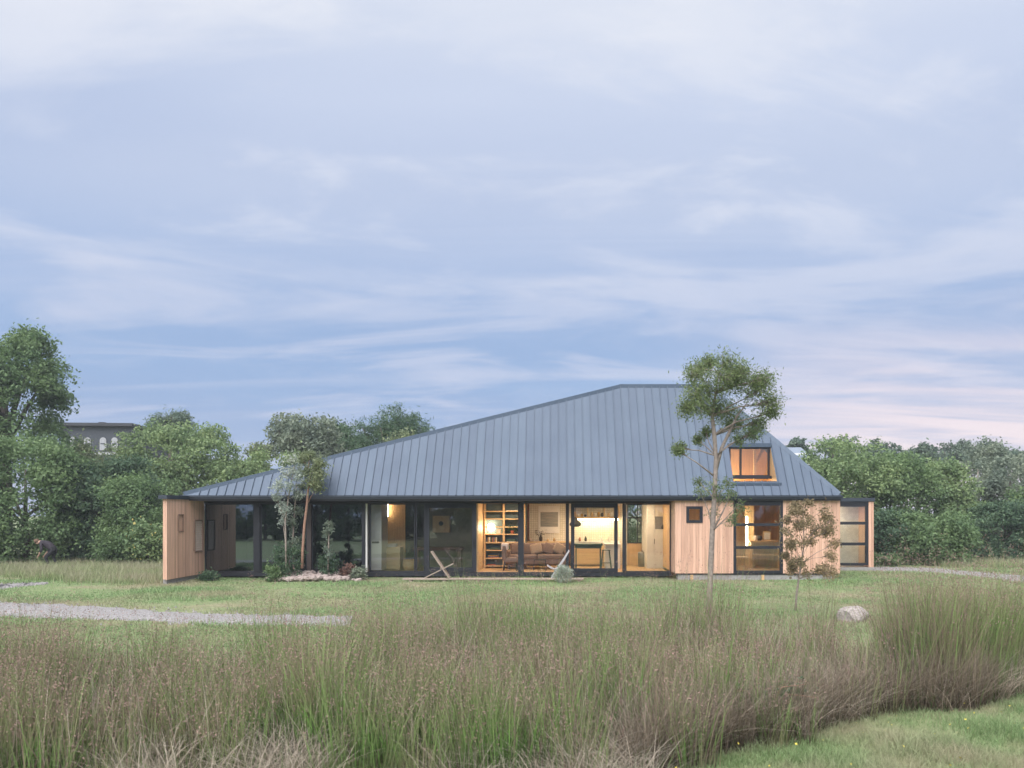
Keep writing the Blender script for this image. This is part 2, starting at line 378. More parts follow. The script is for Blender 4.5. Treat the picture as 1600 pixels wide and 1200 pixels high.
# fin wall at the left end, running forward from the glass, with a flat cap
fin = MB().box(XL - .115, XL - .03, 23.56, DG + .03, FZ, 2.60).build('fin_wall', clad, house)
slot = (24.31, 24.60, 1.59, 2.10)      # y0 y1 z0 z1
wide = (25.39, 25.90, .90, 1.90)
yb = 23.56
bw = .098
while yb < DG - .02:
    ye = min(yb + bw, DG)
    cuts = [(0.115, 2.60)]
    for (a, b, z0, z1) in (slot, wide):
        if yb < b - .02 and ye > a + .02:
            cuts = [x for (lo_, hi_) in cuts for x in ((lo_, z0), (z1, hi_))]
    for lo_, hi_ in cuts:
        MB().box(XL - .03, XL + random.uniform(-.002, .002), yb + .003, ye - .003, lo_, hi_).build('board', clad, fin)
    yb += bw
fw = empty('slot_window', (XL, slot[0], slot[2]), house)
MB().box(XL - .03, XL + .02, slot[0] - .03, slot[0], slot[2] - .03, slot[3] + .03).box(XL - .03, XL + .02, slot[1], slot[1] + .03, slot[2] - .03, slot[3] + .03).box(XL - .03, XL + .02, slot[0], slot[1], slot[3], slot[3] + .03).box(XL - .03, XL + .02, slot[0], slot[1], slot[2] - .03, slot[2]).build('frame', MATS.get('brown_trim') or plain('brown_trim', (.26, .165, .12), .6), fw)
fw = empty('louvre_panel', (XL, wide[0], wide[2]), house)
MB().box(XL - .03, XL + .035, wide[0] - .035, wide[0], wide[2] - .035, wide[3] + .035).box(XL - .03, XL + .035, wide[1], wide[1] + .035, wide[2] - .035, wide[3] + .035).box(XL - .03, XL + .035, wide[0], wide[1], wide[3], wide[3] + .035).box(XL - .03, XL + .035, wide[0], wide[1], wide[2] - .035, wide[2]).build('frame', MATS.get('brown_trim') or plain('brown_trim', (.26, .165, .12), .6), fw)
for k in range(13):
    z = wide[2] + .015 + k * .076
    MB().box(XL - .028, XL + .004 + .004 * (k % 2), wide[0] + .004, wide[1] - .004, z, z + .066).build('slat', MATS.get('pink_slat') or plain('pink_slat', (.70, .54, .46), .6), fw)
MB().box(XL - .20, XL + .06, 23.45, DE - .11, 2.60, 2.72).build('fin_cap', roof_d, house)
MB().box(XL - .16, XL - .05, 23.66, DG - .05, -.05, .112).build('foundation', concrete, house)
# front block at the right
FXL, FXR = px(1055, DF), XR
def boards(x0, x1, z0, z1, Y, parent, holes=()):
    x = x0
    while x < x1 - .01:
        xe = min(x + .098, x1); cuts = [(z0, z1)]
        for (a, b, c0, c1) in holes:
            if x < b - .01 and xe > a + .01: cuts = [q for (lo_, hi_) in cuts for q in ((lo_, c0), (c1, hi_))]
        for lo_, hi_ in cuts: MB().box(x + .003, xe - .003, Y + random.uniform(-.002, .002), Y + .024, lo_, hi_).build('board', clad, parent)
        x += .098
WZ0 = .19
wx0, wx1 = px(1146, DF), px(1223.5, DF)
sx0, sx1, sz0, sz1 = px(1072.5, DF), px(1098, DF), pz(817, DF), pz(791, DF)
fwall = MB().box(FXL + .03, sx0, DF + .026, DF + .15, WZ0, 2.60).box(sx1, wx0, DF + .026, DF + .15, WZ0, 2.60).box(sx0, sx1, DF + .026, DF + .15, WZ0, sz0).box(sx0, sx1, DF + .026, DF + .15, sz1, 2.60).box(wx1, FXR - .03, DF + .026, DF + .15, WZ0, 2.60).build('front_wall', clad, house)
boards(FXL, wx0, WZ0, 2.615, DF, fwall, [(sx0, sx1, sz0, sz1)]); boards(wx1, FXR, WZ0, 2.615, DF, fwall)
swall = MB().box(FXL + .026, FXL + .14, DF + .16, 30, WZ0, 2.56).build('side_wall', ply, house)
y = DF + .002
while y < DG + .1:
    MB().box(FXL, FXL + .024, y + .026, y + .12, WZ0, 2.615).build('board', clad, swall); y += .098
MB().box(FXR - .14, FXR - .026, DF + .16, 30, WZ0, 2.56).build('side_wall', clad, house)
MB().box(FXL + .02, FXR - .05, DF + .02, DF + .5, .145, WZ0 - .004).build('base_flashing', frame_m, house)
MB().box(FXL + .1, FXR - .25, DF + .05, DF + .45, -.05, .14).build('foundation', concrete, house)
for xs in (px(1079, DF), px(1190, DF)): MB().box(xs, xs + .09, DF + .0, DF + .045, -.05, .14).build('stake', ply, house)
def window(name, x0, x1, z0, z1, Y, cols=(), rows=(), fwid=.06, parent=None, dep=.07, gm=None, bar=.05):
    wn = empty(name, ((x0 + x1) / 2, Y, z0), parent or house)
    mb = MB().box(x0, x0 + fwid, Y, Y + dep, z0, z1).box(x1 - fwid, x1, Y, Y + dep, z0, z1).box(x0 + fwid, x1 - fwid, Y, Y + dep, z1 - fwid, z1).box(x0 + fwid, x1 - fwid, Y, Y + dep, z0, z0 + fwid)
    mb.build('frame', frame_m, wn)
    cs = [x0 + fwid] + list(cols) + [x1 - fwid]; rs = [z0 + fwid] + list(rows) + [z1 - fwid]
    for r_ in rows: MB().box(x0 + fwid, x1 - fwid, Y + .004, Y + dep - .004, r_ - bar, r_ + bar).build('glazing_bar', frame_m, wn)
    for c_ in cols: MB().box(c_ - bar / 2, c_ + bar / 2, Y + .004, Y + dep - .004, z0 + fwid, z1 - fwid).build('glazing_bar', frame_m, wn)
    for i in range(len(cs) - 1):
        for j in range(len(rs) - 1):
            MB().box(cs[i], cs[i + 1], Y + dep * .5, Y + dep * .5 + .008, rs[j], rs[j + 1]).build('pane', gm or glass, wn)
    return wn
wn = window('tall_window', wx0 + .004, wx1 - .004, WZ0 + .002, 2.612, DF - .01, (), (pz(855.5, DF), pz(819.8, DF)), .085, None, .12, None, .047)
MB().box(wx0 + .09, wx1 - .09, DF - .004, DF + .03, pz(790, DF), 2.525).build('blind_box', frame_m, wn)
sw = window('small_window', sx0 + .003, sx1 - .003, sz0 + .003, sz1 - .003, DF - .025, (), (), .085, None, .1)
# rear right glazed wing
DW = 29.2
wg0, wg1, wg2 = FXR - .1, px(1357, DW), px(1365, DW)
window('wing_window', wg0, wg1, .16, 2.60, DW, (), (pz(850, DW), pz(817.5, DW)), .10, None, .1, glass, .055)
MB().box(wg0, wg1 - .1, DW + .015, DW + .05, 2.40, 2.50).build('blind_box', frame_m, house)
wend = MB().box(wg1 + .002, wg2 - .03, DW + .026, 33, .12, 2.60).build('end_wall', clad, house)
x = wg1
for k in range(2): MB().box(x + .003 + k * .1, x + .097 + k * .1, DW - .01, DW + .024, .10, 2.60).build('board', clad, wend)
MB().box(FXR + .05, wg2 + .03, DW - .06, 33.1, 2.602, 2.74).build('wing_roof', roof_d, house)
MB().box(FXR + .02, wg2 - .02, DW - .03, 33, -.05, .1).build('foundation', concrete, house)
MB().box(FXR - .02, wg1, DW + .95, DW + 1.0, .12, 2.60).build('inner_wall', plain('pale_plaster', (.74, .70, .66), .8), house)
# floor, ceiling, walls of the main room
MB().box(XL - .02, FXL + .02, DG - .12, 30.1, FZ - .09, FZ - .002).build('floor', oakf, house)
MB().box(FXL + .15, FXR - .15, DF + .2, 30.1, FZ - .08, WZ0 - .01).build('floor', oakf, house)
MB().box(XL, FXR - .1, DG - .02, 30.1, CZ - .03, CZ).build('ceiling', ply, house)
MB().box(XL - .1, FXL, DG - .16, DG - .125, FZ - .10, FZ + .008).build('sill_beam', frame_m, house)
MB().box(XL, FXL, DG - .05, DG + .06, 2.49, 2.56).build('head_beam', soffit_m, house)
MB().box(XL, FXL, DG - .04, DG + .05, FZ, FZ + .028).build('track', frame_m, house)
for k, xs in enumerate(np.linspace(XL + .5, FXL - .3, 9)): MB().box(xs, xs + .14, DG + .05, DG + .19, -.06, FZ - .09).build('pier', concrete, house)
MB().box(XL, FXL, 28.2, 28.3, -.06, FZ - .09).build('crawl_wall', soffit_m, house)
RWY = 30.0
rwx0, rwx1, rwz0, rwz1 = px(980, RWY), px(1009, RWY), pz(849, RWY), 2.50
MB().box(-2.72, rwx0, RWY, RWY + .12, FZ, CZ - .03).build('rear_wall', tile_m, house)
MB().box(rwx0, rwx1, RWY, RWY + .12, FZ, rwz0).box(rwx1, FXL, RWY, RWY + .12, FZ, CZ - .03).box(rwx0, rwx1, RWY, RWY + .12, rwz1, CZ - .03).build('rear_wall', ply, house)
window('rear_window', rwx0, rwx1, rwz0, rwz1, RWY - .02, (px(996, RWY),), (pz(809, RWY),), .04, None, .08, glass, .03)
MB().box(XL, -2.74, 29.6, 29.72, FZ, CZ - .03).build('rear_wall', darkin, house)
MB().box(FXL + .15, FXR - .15, 29.0, 29.1, FZ, CZ - .03).build('rear_wall', ply, house)
MB().box(XL - .03, XL + .05, DG + .07, 29.6, FZ, CZ - .03).build('side_wall', darkin, house)
MB().box(px(572, DG) - .06, px(572, DG) + .02, DG + .07, 29.6, FZ, CZ - .03).build('partition', darkin, house)
pX = px(746, 26.9)
MB().box(pX - .05, pX + .06, DG + .25, 29.98, FZ, CZ - .03).build('partition', pine, house)

def door(name, xa, xb, Y, st=.13, rail=.15, top=.14, gm=None, z0=FZ + .03, z1=2.488):
    d = empty(name, ((xa + xb) / 2, Y, z0), house)
    MB().box(xa, xa + st, Y, Y + .06, z0, z1).box(xb - st, xb, Y, Y + .06, z0, z1).box(xa + st, xb - st, Y, Y + .06, z1 - top, z1).box(xa + st, xb - st, Y, Y + .06, z0, z0 + rail).build('frame', frame_m, d)
    MB().box(xa + st, xb - st, Y + .026, Y + .036, z0 + rail, z1 - top).build('pane', gm or glass, d)
    MB().box(xb - st * .6, xb - st * .35, Y - .03, Y, 1.0, 1.25).build('handle', black_m, d)
    return d
def pane(xa, xb, gm):
    d = empty('fixed_glazing', ((px(xa, DG) + px(xb, DG)) / 2, DG, FZ), house)
    X0, X1 = px(xa, DG), px(xb, DG)
    MB().box(X0, X0 + .035, DG - .03, DG + .03, FZ + .03, 2.488).box(X1 - .035, X1, DG - .03, DG + .03, FZ + .03, 2.488).box(X0 + .035, X1 - .035, DG - .03, DG + .03, 2.45, 2.488).box(X0 + .035, X1 - .035, DG - .03, DG + .03, FZ + .03, FZ + .065).build('frame', frame_m, d)
    MB().box(X0 + .035, X1 - .035, DG - .004, DG + .004, FZ + .065, 2.45).build('pane', gm, d)
def post(xa, xb, mat=frame_m, dy=0): MB().box(px(xa, DG), px(xb, DG), DG - .07 + dy, DG + .07 + dy, FZ + .03, 2.488).build('post', mat, house)
pane(320.5, 398, glass_d); post(398.5, 407); pane(407.5, 480, glass_d); post(480.5, 487, plain('umber_post', (.075, .055, .05), .6)); pane(487.5, 567, glass_d)
post(567.5, 571, frame_m); post(572, 574.5, white_p); pane(578, 649, glass); pane(650, 664, glass)
door('sliding_door', px(664.5, DG), px(744.5, DG), DG - .07, .145, .16, .15, glass)
door('sliding_door', px(892, DG), px(965, DG), DG - .07, .12, .13, .14, glass)
post(809.5, 818.5, frame_m, .0); post(884, 889, frame_m, .09); post(972.5, 976.5); pane(977, 1048, glass)
# inset dormer
DYW = 26.08
dm = empty('dormer', (6.6, DYW, 3.3), house)
MB().poly([(OX1, OY0, rz(OY0) - .02), (OX1, DYW + .05, rz(OY0) - .02), (OX1, DYW + .05, rz(DYW))], (.06, 0, 0)).build('cheek', ply, dm)
MB().poly([(OX0, OY0, rz(OY0) - .02), (OX0, DYW + .05, rz(OY0) - .02), (OX0, DYW + .05, rz(DYW))], (-.06, 0, 0)).build('cheek', ply, dm)
MB().box(OX0, OX1, OY0 - .02, DYW, rz(OY0) - .05, rz(OY0) - .01).build('sill', roof_d, dm)
MB().box(OX0 - .05, OX1 + .12, OY0 - .11, OY0 - .03, rz(OY0) - .13, rz(OY0) - .055).build('flashing', roof_m, dm)
MB().box(OX0 - .02, OX1 + .02, DYW - .06, DYW + .12, 4.40, 4.53).build('head', roof_m, dm)
MB().box(OX0 + .02, OX1 - .02, DYW - .22, DYW - .03, pz(748, 25.9), pz(743.5, 25.9)).build('ledge', frame_m, dm)
window('dormer_window', OX0 + .02, OX1 - .02, pz(745, DYW), 4.40, DYW, (px(1157.5, DYW),), (), .06, dm.parent, .08, glass, .07)
# the loft room behind the dormer
MB().box(OX0 - 1.1, OX1 + .5, 27.9, 28.0, 3.05, 4.9).build('loft_wall', ply, house)
MB().box(OX0 - 1.1, OX0 - 1.0, DYW + .14, 27.9, 3.05, 4.5).box(OX1 + .4, OX1 + .5, DYW + .14, 27.9, 3.05, 4.5).build('loft_wall', ply, house)
MB().box(OX0 - 1.1, OX1 + .5, DYW - .05, 28, 3.0, 3.04).build('loft_floor', ply, house)
MB().box(px(1178, 27), px(1182, 27), 27.0, 27.1, 3.05, 4.9).build('loft_post', pine, house)
MB().bar((px(1180, 27), 27.05, 3.9), (px(1199, 27.6), 27.6, 4.75), .09, .09).build('loft_brace', pine, house)
# timber edge in front of the open bays
tb = empty('timber_step', (-1.5, 24.6, 0)); tag(tb, 'low weathered timber step along the grass before the open bays', 'step')
for k in range(2):
    MB().box(px(630, 24.7), px(912, 24.7), 24.55 + k * .155, 24.55 + k * .155 + .148, .03, .075).build('plank', weathered, tb, .005)
for k in range(6):
    xs = px(640, 24.7) + k * 1.08; MB().box(xs, xs + .09, 24.58, 24.84, -.05, .03).build('bearer', weathered, tb)

# ------------------------------------------------------------------ things inside the house
def ib(name, xa, xb, ya, yb_, Y0, Y1, mat, parent, bevel=0):
    """a box whose front face at depth Y0 spans these photo columns and rows"""
    return box(name, px(xa, Y0), px(xb, Y0), Y0, Y1, max(pz(yb_, Y0), FZ if Y0 > DG else -1), pz(ya, Y0), mat, parent, bevel)
blue = plain('blue_green_backing', (.10, .16, .18), .6)
fabric = plain('brown_sofa_fabric', (.17, .115, .09), .9, 0, .2, 30)
fabric2 = plain('tan_cushion_fabric', (.28, .20, .14), .9, 0, .15, 30)
sheep = plain('pale_throw', (.55, .46, .42), .95, 0, .2, 40)
green_l = leafmat('houseplant_leaf', (.05, .10, .03), (.10, .16, .05))
bulb = emit('lamp_glow', (1, .83, .58), 9)
strip_g = emit('strip_glow', (1, .80, .50), 12)
strip_w = emit('wall_light_glow', (1, .80, .52), 9)
loft_g = emit('loft_lamp_glow', (1, .68, .34), 50)
ceil_g = emit('ceiling_lamp_glow', (1, .77, .50), 76)
bookcols = [plain('book_' + n, c, .7) for n, c in (('red', (.40, .10, .05)), ('blue', (.08, .11, .22)), ('ochre', (.45, .28, .08)), ('white', (.65, .62, .56)), ('black', (.03, .03, .03)), ('green', (.07, .14, .10)))]

SY = 28.3
bs = empty('bookshelf', (px(782, SY), SY, FZ)); tag(bs, 'pale wood bookshelf with blue backing, lit by the globe lamp', 'bookshelf')
bx0, bx1 = px(754, SY), px(822, SY)
MB().box(bx0, bx1, SY + .36, SY + .385, FZ, 2.5).build('back_panel', blue, bs)
for xq in (px(757, SY), px(787, SY), px(819, SY)): MB().box(xq - .035, xq + .035, SY, SY + .35, FZ, 2.5).build('upright', pine, bs)
rows_b = [799, 811, 823.5, 835, 848, 860, 872.5, 884.5]
for r_ in rows_b:
    z = pz(r_, SY)
    for (a, b) in ((757, 787), (787, 819)): MB().box(px(a, SY) + .036, px(b, SY) - .036, SY + .01, SY + .35, z - .02, z + .02).build('shelf', pine, bs)
def lying_book(xa, xb, row, n, ci):
    z = pz(row, SY) + .021
    for k in range(n):
        h = random.uniform(.022, .04); x0 = px(xa, SY) + random.uniform(0, .03); x1 = px(xb, SY) - random.uniform(0, .05)
        o = MB().box(x0, x1, SY + .05, SY + .3, z, z + h).build('book', bookcols[(ci + k) % 6], None, .004)
        tag(o, ['red', 'blue', 'ochre', 'white', 'black', 'green'][(ci + k) % 6] + ' book lying flat in a pile on the pale bookshelf', 'book', 'books on the bookshelf'); z += h + .001
lying_book(762, 780, 872.5, 3, 0); lying_book(764, 783, 860, 2, 4); lying_book(790, 806, 848, 3, 3); lying_book(760, 775, 884.5, 1, 0); lying_book(790, 812, 799, 1, 3)
def standing_books(xa, xb, row, ci):
    x = px(xa, SY); z = pz(row, SY) + .021
    while x < px(xb, SY):
        w_ = random.uniform(.03, .055); h = random.uniform(.15, .2); c_ = (ci := ci + 1) % 6
        o = MB().box(x, x + w_, SY + .06, SY + .25, z, z + h).build('book', bookcols[c_], None, .004); x += w_ + .004
        tag(o, ['red', 'blue', 'ochre', 'white', 'black', 'green'][c_] + ' book standing upright on the pale bookshelf', 'book', 'books on the bookshelf')
standing_books(760, 778, 848, 0); standing_books(791, 801, 860, 2)
gl = empty('globe_lamp', (px(767, SY), SY + .12, pz(835, SY) + .021)); tag(gl, 'glowing round white table lamp on the bookshelf', 'lamp')
gz = pz(824, SY)
MB().lathe((px(767, SY), SY + .13, gz), [(.14 * math.cos(a) + .001, .14 * math.sin(a)) for a in np.linspace(-1.5, 1.5, 11)], 20).build('globe', bulb, gl, smooth=True)
MB().lathe((px(767, SY), SY + .13, pz(835, SY) + .021), [(.075, 0), (.075, .02), (.025, .035), (.02, gz - .13 - pz(835, SY))], 14).build('base', pine, gl)
pf = empty('photo_frame', (px(779, SY), SY + .1, pz(835, SY))); tag(pf, 'small pale photo frame beside the globe lamp', 'picture frame')
MB().box(px(776, SY), px(782.5, SY), SY + .06, SY + .08, pz(835, SY) + .021, pz(835, SY) + .2).build('frame', pine, pf); MB().box(px(777, SY), px(781.5, SY), SY + .054, SY + .059, pz(835, SY) + .04, pz(835, SY) + .18).build('print', white_p, pf)
def leaf_quads(c, n, size, el, nrm=None, up=.3):
    """n leaves round the centres c: one rhombus each, folded a little along the middle"""
    c = np.asarray(c); n = len(c)
    d = rng.normal(size=(n, 3)); d /= np.linalg.norm(d, axis=1)[:, None]
    m = rng.normal(size=(n, 3)) * .8; m[:, 2] += up
    if nrm is not None: m += nrm * 1.0
    m /= np.linalg.norm(m, axis=1)[:, None]
    d -= (d * m).sum(1)[:, None] * m; d /= np.linalg.norm(d, axis=1)[:, None] + 1e-9
    s_ = np.cross(m, d); ln = (size * rng.uniform(.6, 1.3, n))[:, None]; wd = ln * el
    v = np.empty((n, 4, 3)); v[:, 0] = c - d * ln * .5; v[:, 1] = c + s_ * wd * .5 + m * wd * .12; v[:, 2] = c + d * ln * .5; v[:, 3] = c - s_ * wd * .5 + m * wd * .12
    return v.reshape(-1, 3), np.arange(n * 4).reshape(-1, 4)
def leaf_obj(name, c, size, el, mat, parent=None, nrm=None, up=.3):
    v, q = leaf_quads(c, len(c), size, el, nrm, up); return link(name, fast_mesh(name, v, q), mat, parent)
hp = empty('trailing_plant', (px(800, SY), SY + .15, pz(835, SY))); tag(hp, 'leafy green potted plant on the bookshelf above the books', 'plant')
MB().lathe((px(800, SY), SY + .15, pz(835, SY) + .021), [(.06, 0), (.085, .12), (.08, .12)], 12).build('pot', bookcols[0], hp)
leaf_obj('foliage', rng.normal(size=(260, 3)) * (.15, .09, .07) + (px(801, SY), SY + .12, pz(826, SY)), .06, .5, green_l, hp)

sf = empty('sofa', (px(850, 28.2), 28.4, FZ)); tag(sf, 'brown fabric sofa with soft cushions facing the garden', 'sofa')
S0 = 27.7
xs0, xs1 = px(790, S0), px(889, S0)
MB().box(xs0, xs1, S0, S0 + .85, .30, .50).build('seat_base', fabric, sf, .04, True, 3)
for k in range(2):
    a = xs0 + .14 + k * (xs1 - xs0 - .28) / 2; b = a + (xs1 - xs0 - .28) / 2 - .02
    MB().box(a, b, S0 - .02, S0 + .62, .49, .66).build('seat_cushion', fabric, sf, .06, True, 3)
    MB().box(a + .02, b - .02, S0 + .50, S0 + .72, .64, 1.06).build('back_cushion', fabric, sf, .08, True, 3)
MB().box(xs0, xs0 + .16, S0, S0 + .85, .45, .80).build('arm', fabric, sf, .05, True, 3); MB().box(xs1 - .16, xs1, S0, S0 + .85, .45, .80).build('arm', fabric, sf, .05, True, 3)
MB().box(xs0, xs1, S0 + .68, S0 + .9, .45, 1.02).build('backrest', fabric, sf, .06, True, 3)
for a in (xs0 + .1, xs1 - .15):
    for b in (S0 + .06, S0 + .78): MB().box(a, a + .05, b, b + .05, FZ, .31).build('leg', black_m, sf)
for k, (xa, m_, lb) in enumerate(((838, fabric2, 'tan scatter cushion leaning at the sofa middle'), (858, fabric, 'dark brown scatter cushion leaning beside the tan cushion'), (874, fabric2, 'tan scatter cushion leaning at the sofa end by the chair'))):
    mb = MB().box(-.22, .22, -.07, .07, -.19, .19)
    o = mb.build('cushion', m_, None, .07, True, 3); o.location = (px(xa, S0 + .42), S0 + .40, .86); o.rotation_euler = (R(-14), R((-14, 22, 30)[k]), R((10, -6, 4)[k])); tag(o, lb, 'cushion')
ch = empty('lounge_armchair', (px(800, 27.2), 27.2, FZ)); tag(ch, 'brown armchair with a pale throw over its back and black legs', 'armchair')
cxx = px(799, 27.2)
MB().box(cxx - .28, cxx + .24, 27.0, 27.5, .42, .60).build('seat', fabric, ch, .07, True, 3)
o = MB().box(cxx - .32, cxx - .16, 26.98, 27.5, .50, 1.02).build('backrest', fabric, ch, .07, True, 3)
MB().box(cxx - .36, cxx - .10, 27.0, 27.44, .86, 1.10).build('throw', sheep, ch, .07, True, 3)
for a in (-.24, .18):
    for b in (27.05, 27.42): MB().bar((cxx + a, b, .44), (cxx + a * 1.15, b, FZ), .035, .035).build('leg', black_m, ch)
st = empty('side_table', (px(841, 27.2), 27.2, FZ)); tag(st, 'low black metal side table before the sofa', 'table')
tx0, tx1 = px(834, 27.2), px(853, 27.2)
MB().box(tx0, tx1, 27.0, 27.4, .50, .53).build('top', black_m, st, .008)
for a in (tx0 + .02, tx1 - .02):
    for b in (27.03, 27.37): MB().bar((a, b, .5), (a + (.03 if a > (tx0 + tx1) / 2 else -.03), b, FZ), .022, .022).build('leg', black_m, st)
sbd = empty('sideboard', (px(850, 29.5), 29.5, FZ)); tag(sbd, 'long dark wood sideboard behind the sofa under the framed print', 'sideboard')
ib('top', 820, 893, 846, 848.5, 29.5, 29.97, pine, sbd); ib('body', 822, 891, 849, 880, 29.52, 29.96, redwood, sbd)
for xa in (824, 847, 870): ib('drawer', xa, xa + 20, 851, 862, 29.495, 29.517, redwood, sbd)
pc = empty('framed_print', (px(858, 29.96), 29.96, pz(833, 29.96))); tag(pc, 'pale framed print with a grey rectangle on the tiled wall', 'picture')
ib('mount', 841, 874.5, 790.5, 833, 29.955, 29.985, white_p, pc)
t = NT('grey_print'); f = t.noise(1.5, 4, .5, 'Object', (2, 2, 18)); t.col(t.ramp(f, [(.35, (.20, .21, .21)), (.65, (.32, .30, .26))])); gp = t.m
ib('print', 844.5, 872, 800, 823, 29.949, 29.954, gp, pc)
MB().box(px(825, 29.8) - .02, px(825, 29.8) + .05, 29.7, 29.98, FZ, CZ - .04).build('column', redwood, house)
def vase(x, h, r, mat, label, Y=29.65, row=846):
    o = MB().lathe((px(x, Y), Y, pz(row, 29.5) + .003), [(r * .7, 0), (r, h * .3), (r * .9, h * .6), (r * .35, h * .85), (r * .45, h)], 14).build('vase', mat, None, smooth=True); return tag(o, label, 'vase')
vase(845, .24, .07, bookcols[4], 'dark bulbous vase on the sideboard under the print'); vase(856, .10, .06, pine, 'low wooden pot on the sideboard'); vase(866, .13, .05, bookcols[2], 'ochre jar on the sideboard'); vase(829, .12, .05, sheep, 'pale small jar by the dark column on the sideboard')
o = leaf_obj('dried_stems', rng.normal(size=(70, 3)) * (.12, .06, .06) + (px(844, 29.65), 29.65, pz(833, 29.6)), .06, .4, bark_d); tag(o, 'dark dried stems rising from the bulbous vase', 'plant')

# kitchen
kt = empty('kitchen_counter', (px(925, 29.4), 29.4, FZ)); tag(kt, 'pale kitchen counter along the tiled wall under the light strip', 'counter')
ib('worktop', 894, 968, 846, 848.5, 29.4, 29.98, white_p, kt); ib('cabinet', 894, 968, 849, 883, 29.44, 29.97, pine, kt)
for xa in (896, 914, 932, 950): ib('cabinet_door', xa, xa + 16.5, 850.5, 881, 29.415, 29.437, pine, kt)
sh = empty('kitchen_shelf', (px(930, 29.6), 29.7, pz(809, 29.6))); tag(sh, 'wooden wall shelf over the light strip, filled with crockery', 'shelf')
ib('shelf_board', 895, 968, 807.5, 810, 29.65, 29.98, pine, sh); ib('shelf_board', 895, 968, 791, 792.6, 29.65, 29.98, pine, sh)
for xa in (896, 918, 944, 967): ib('divider', xa, xa + 1.2, 792.8, 807.3, 29.66, 29.97, pine, sh)
nb = 0
for k in range(13):
    xa = 899 + k * 5.2; hh = random.uniform(.08, .2)
    o = MB().lathe((px(xa, 29.75), 29.75, pz(807.5, 29.65) + .003), [(.035, 0), (.05, hh * .4), (.04, hh)], 10).build('jar', [pine, white_p, bookcols[2], bookcols[4], cream][k % 5], None, smooth=True)
    tag(o, ['wooden', 'white', 'ochre', 'black', 'cream'][k % 5] + ' jar in the row on the kitchen wall shelf', 'jar', 'jars on the kitchen shelf')
sl = empty('strip_light', (px(930, 29.7), 29.7, pz(812, 29.7))); tag(sl, 'glowing linear light strip under the kitchen wall shelf', 'lamp')
ib('diffuser', 901, 966, 810.8, 812.6, 29.68, 29.75, strip_g, sl)
ib('housing', 900, 967, 810.1, 810.75, 29.67, 29.77, white_p, sl)
hd = MB().lathe((px(899, 28.9), 28.9, pz(823, 28.9)), [(.12, 0), (.22, .05), (.22, .12), (.10, .26), (.03, .36)], 18).build('pendant_lamp', bookcols[4], None, smooth=True); tag(hd, 'dark unlit pendant shade hanging at the kitchen bay', 'lamp')
MB().tube([(px(899, 28.9), 28.9, pz(823, 28.9) + .35), (px(899, 28.9), 28.9, CZ - .03)], [.008, .008], 6).build('cord', black_m, hd)
isl = empty('kitchen_island', (px(940, 28), 28.2, FZ)); tag(isl, 'kitchen island with white top and panelled front behind the sliding door', 'kitchen island')
ib('worktop', 944, 970, 849.5, 852, 28.0, 28.9, white_p, isl); ib('body', 946, 969, 852.2, 890, 28.05, 28.85, white_p, isl)
dt = empty('dining_bench', (px(915, 27.6), 27.6, FZ)); tag(dt, 'dark green dining table set beside the kitchen island', 'table')
grn = plain('dark_green_paint', (.05, .085, .07), .5)
ib('tabletop', 897, 942, 850, 852.5, 27.4, 28.1, grn, dt)
ib('apron', 899, 940, 852.7, 857, 27.45, 28.05, grn, dt)
for xa in (899, 937):
    for Yq in (27.46, 27.98): ib('leg', xa, xa + 2.2, 857.2, 893, Yq, Yq + .06, grn, dt)
def stool(xc, Y, label):
    s_ = empty('bar_stool', (px(xc, Y), Y, FZ)); X = px(xc, Y); zt = .86
    MB().box(X - .15, X + .15, Y - .13, Y + .13, zt - .03, zt).build('seat', grn, s_, .01)
    for a in (-1, 1):
        for b in (-1, 1): MB().bar((X + a * .11, Y + b * .10, zt - .03), (X + a * .19, Y + b * .16, FZ), .035, .035).build('leg', grn, s_)
    MB().bar((X - .165, Y - .13, .40), (X + .165, Y - .13, .40), .025, .025).build('rung', grn, s_); tag(s_, label, 'stool')
stool(947, 27.3, 'dark green splayed bar stool before the white island')
for k, (xa, mt_, lb) in enumerate(((906, bookcols[0], 'small red bottle on the kitchen counter'), (915, bookcols[4], 'dark bottle on the kitchen counter'), (940, white_p, 'white kettle shaped jar on the counter near the island'), (952, bookcols[3], 'pale jar standing on the kitchen counter end'))):
    vase(xa, .16 + .03 * (k % 2), .05, mt_, lb, 29.6, 846)
tc_ = empty('tall_cabinet', (px(1030, 28.4), 28.4, FZ)); tag(tc_, 'tall white cupboard with flush doors and a dark niche', 'cupboard')
Yc = 28.2
ib('carcass', 1011, 1052, 782, 890, Yc, 29.9, white_p, tc_)
ib('door', 1011.6, 1023, 786, 889, Yc - .025, Yc - .003, white_p, tc_); ib('door', 1023.6, 1050, 827.5, 889, Yc - .025, Yc - .003, white_p, tc_); ib('door', 1023.6, 1050, 784, 806.5, Yc - .025, Yc - .003, cream, tc_)
ib('niche', 1023.8, 1049.5, 807.2, 826.8, Yc - .012, Yc - .004, plain('niche_grey', (.22, .21, .21), .6), tc_)
ib('handle', 1022.2, 1022.9, 842, 850, Yc - .04, Yc - .027, black_m, tc_)
vase(1036, .16, .07, bookcols[4], 'dark jug in the niche of the white cupboard', Yc - .09, 826.5).location = (0, 0, pz(826.5, Yc) - pz(826.5, 29.5))
wb = empty('waste_bin', (px(1003, 29), 29, FZ)); tag(wb, 'grey cylindrical bin on the floor below the rear window', 'bin')
MB().lathe((px(1003, 29.2), 29.2, FZ), [(.15, 0), (.16, .5), (.16, .52), (.13, .56), (.02, .57)], 18).build('body', plain('bin_steel', (.25, .25, .24), .35, .6), wb, smooth=True); MB().lathe((px(1003, 29.2), 29.2, FZ + .57), [(.03, 0), (.03, .03)], 10).build('knob', black_m, wb)

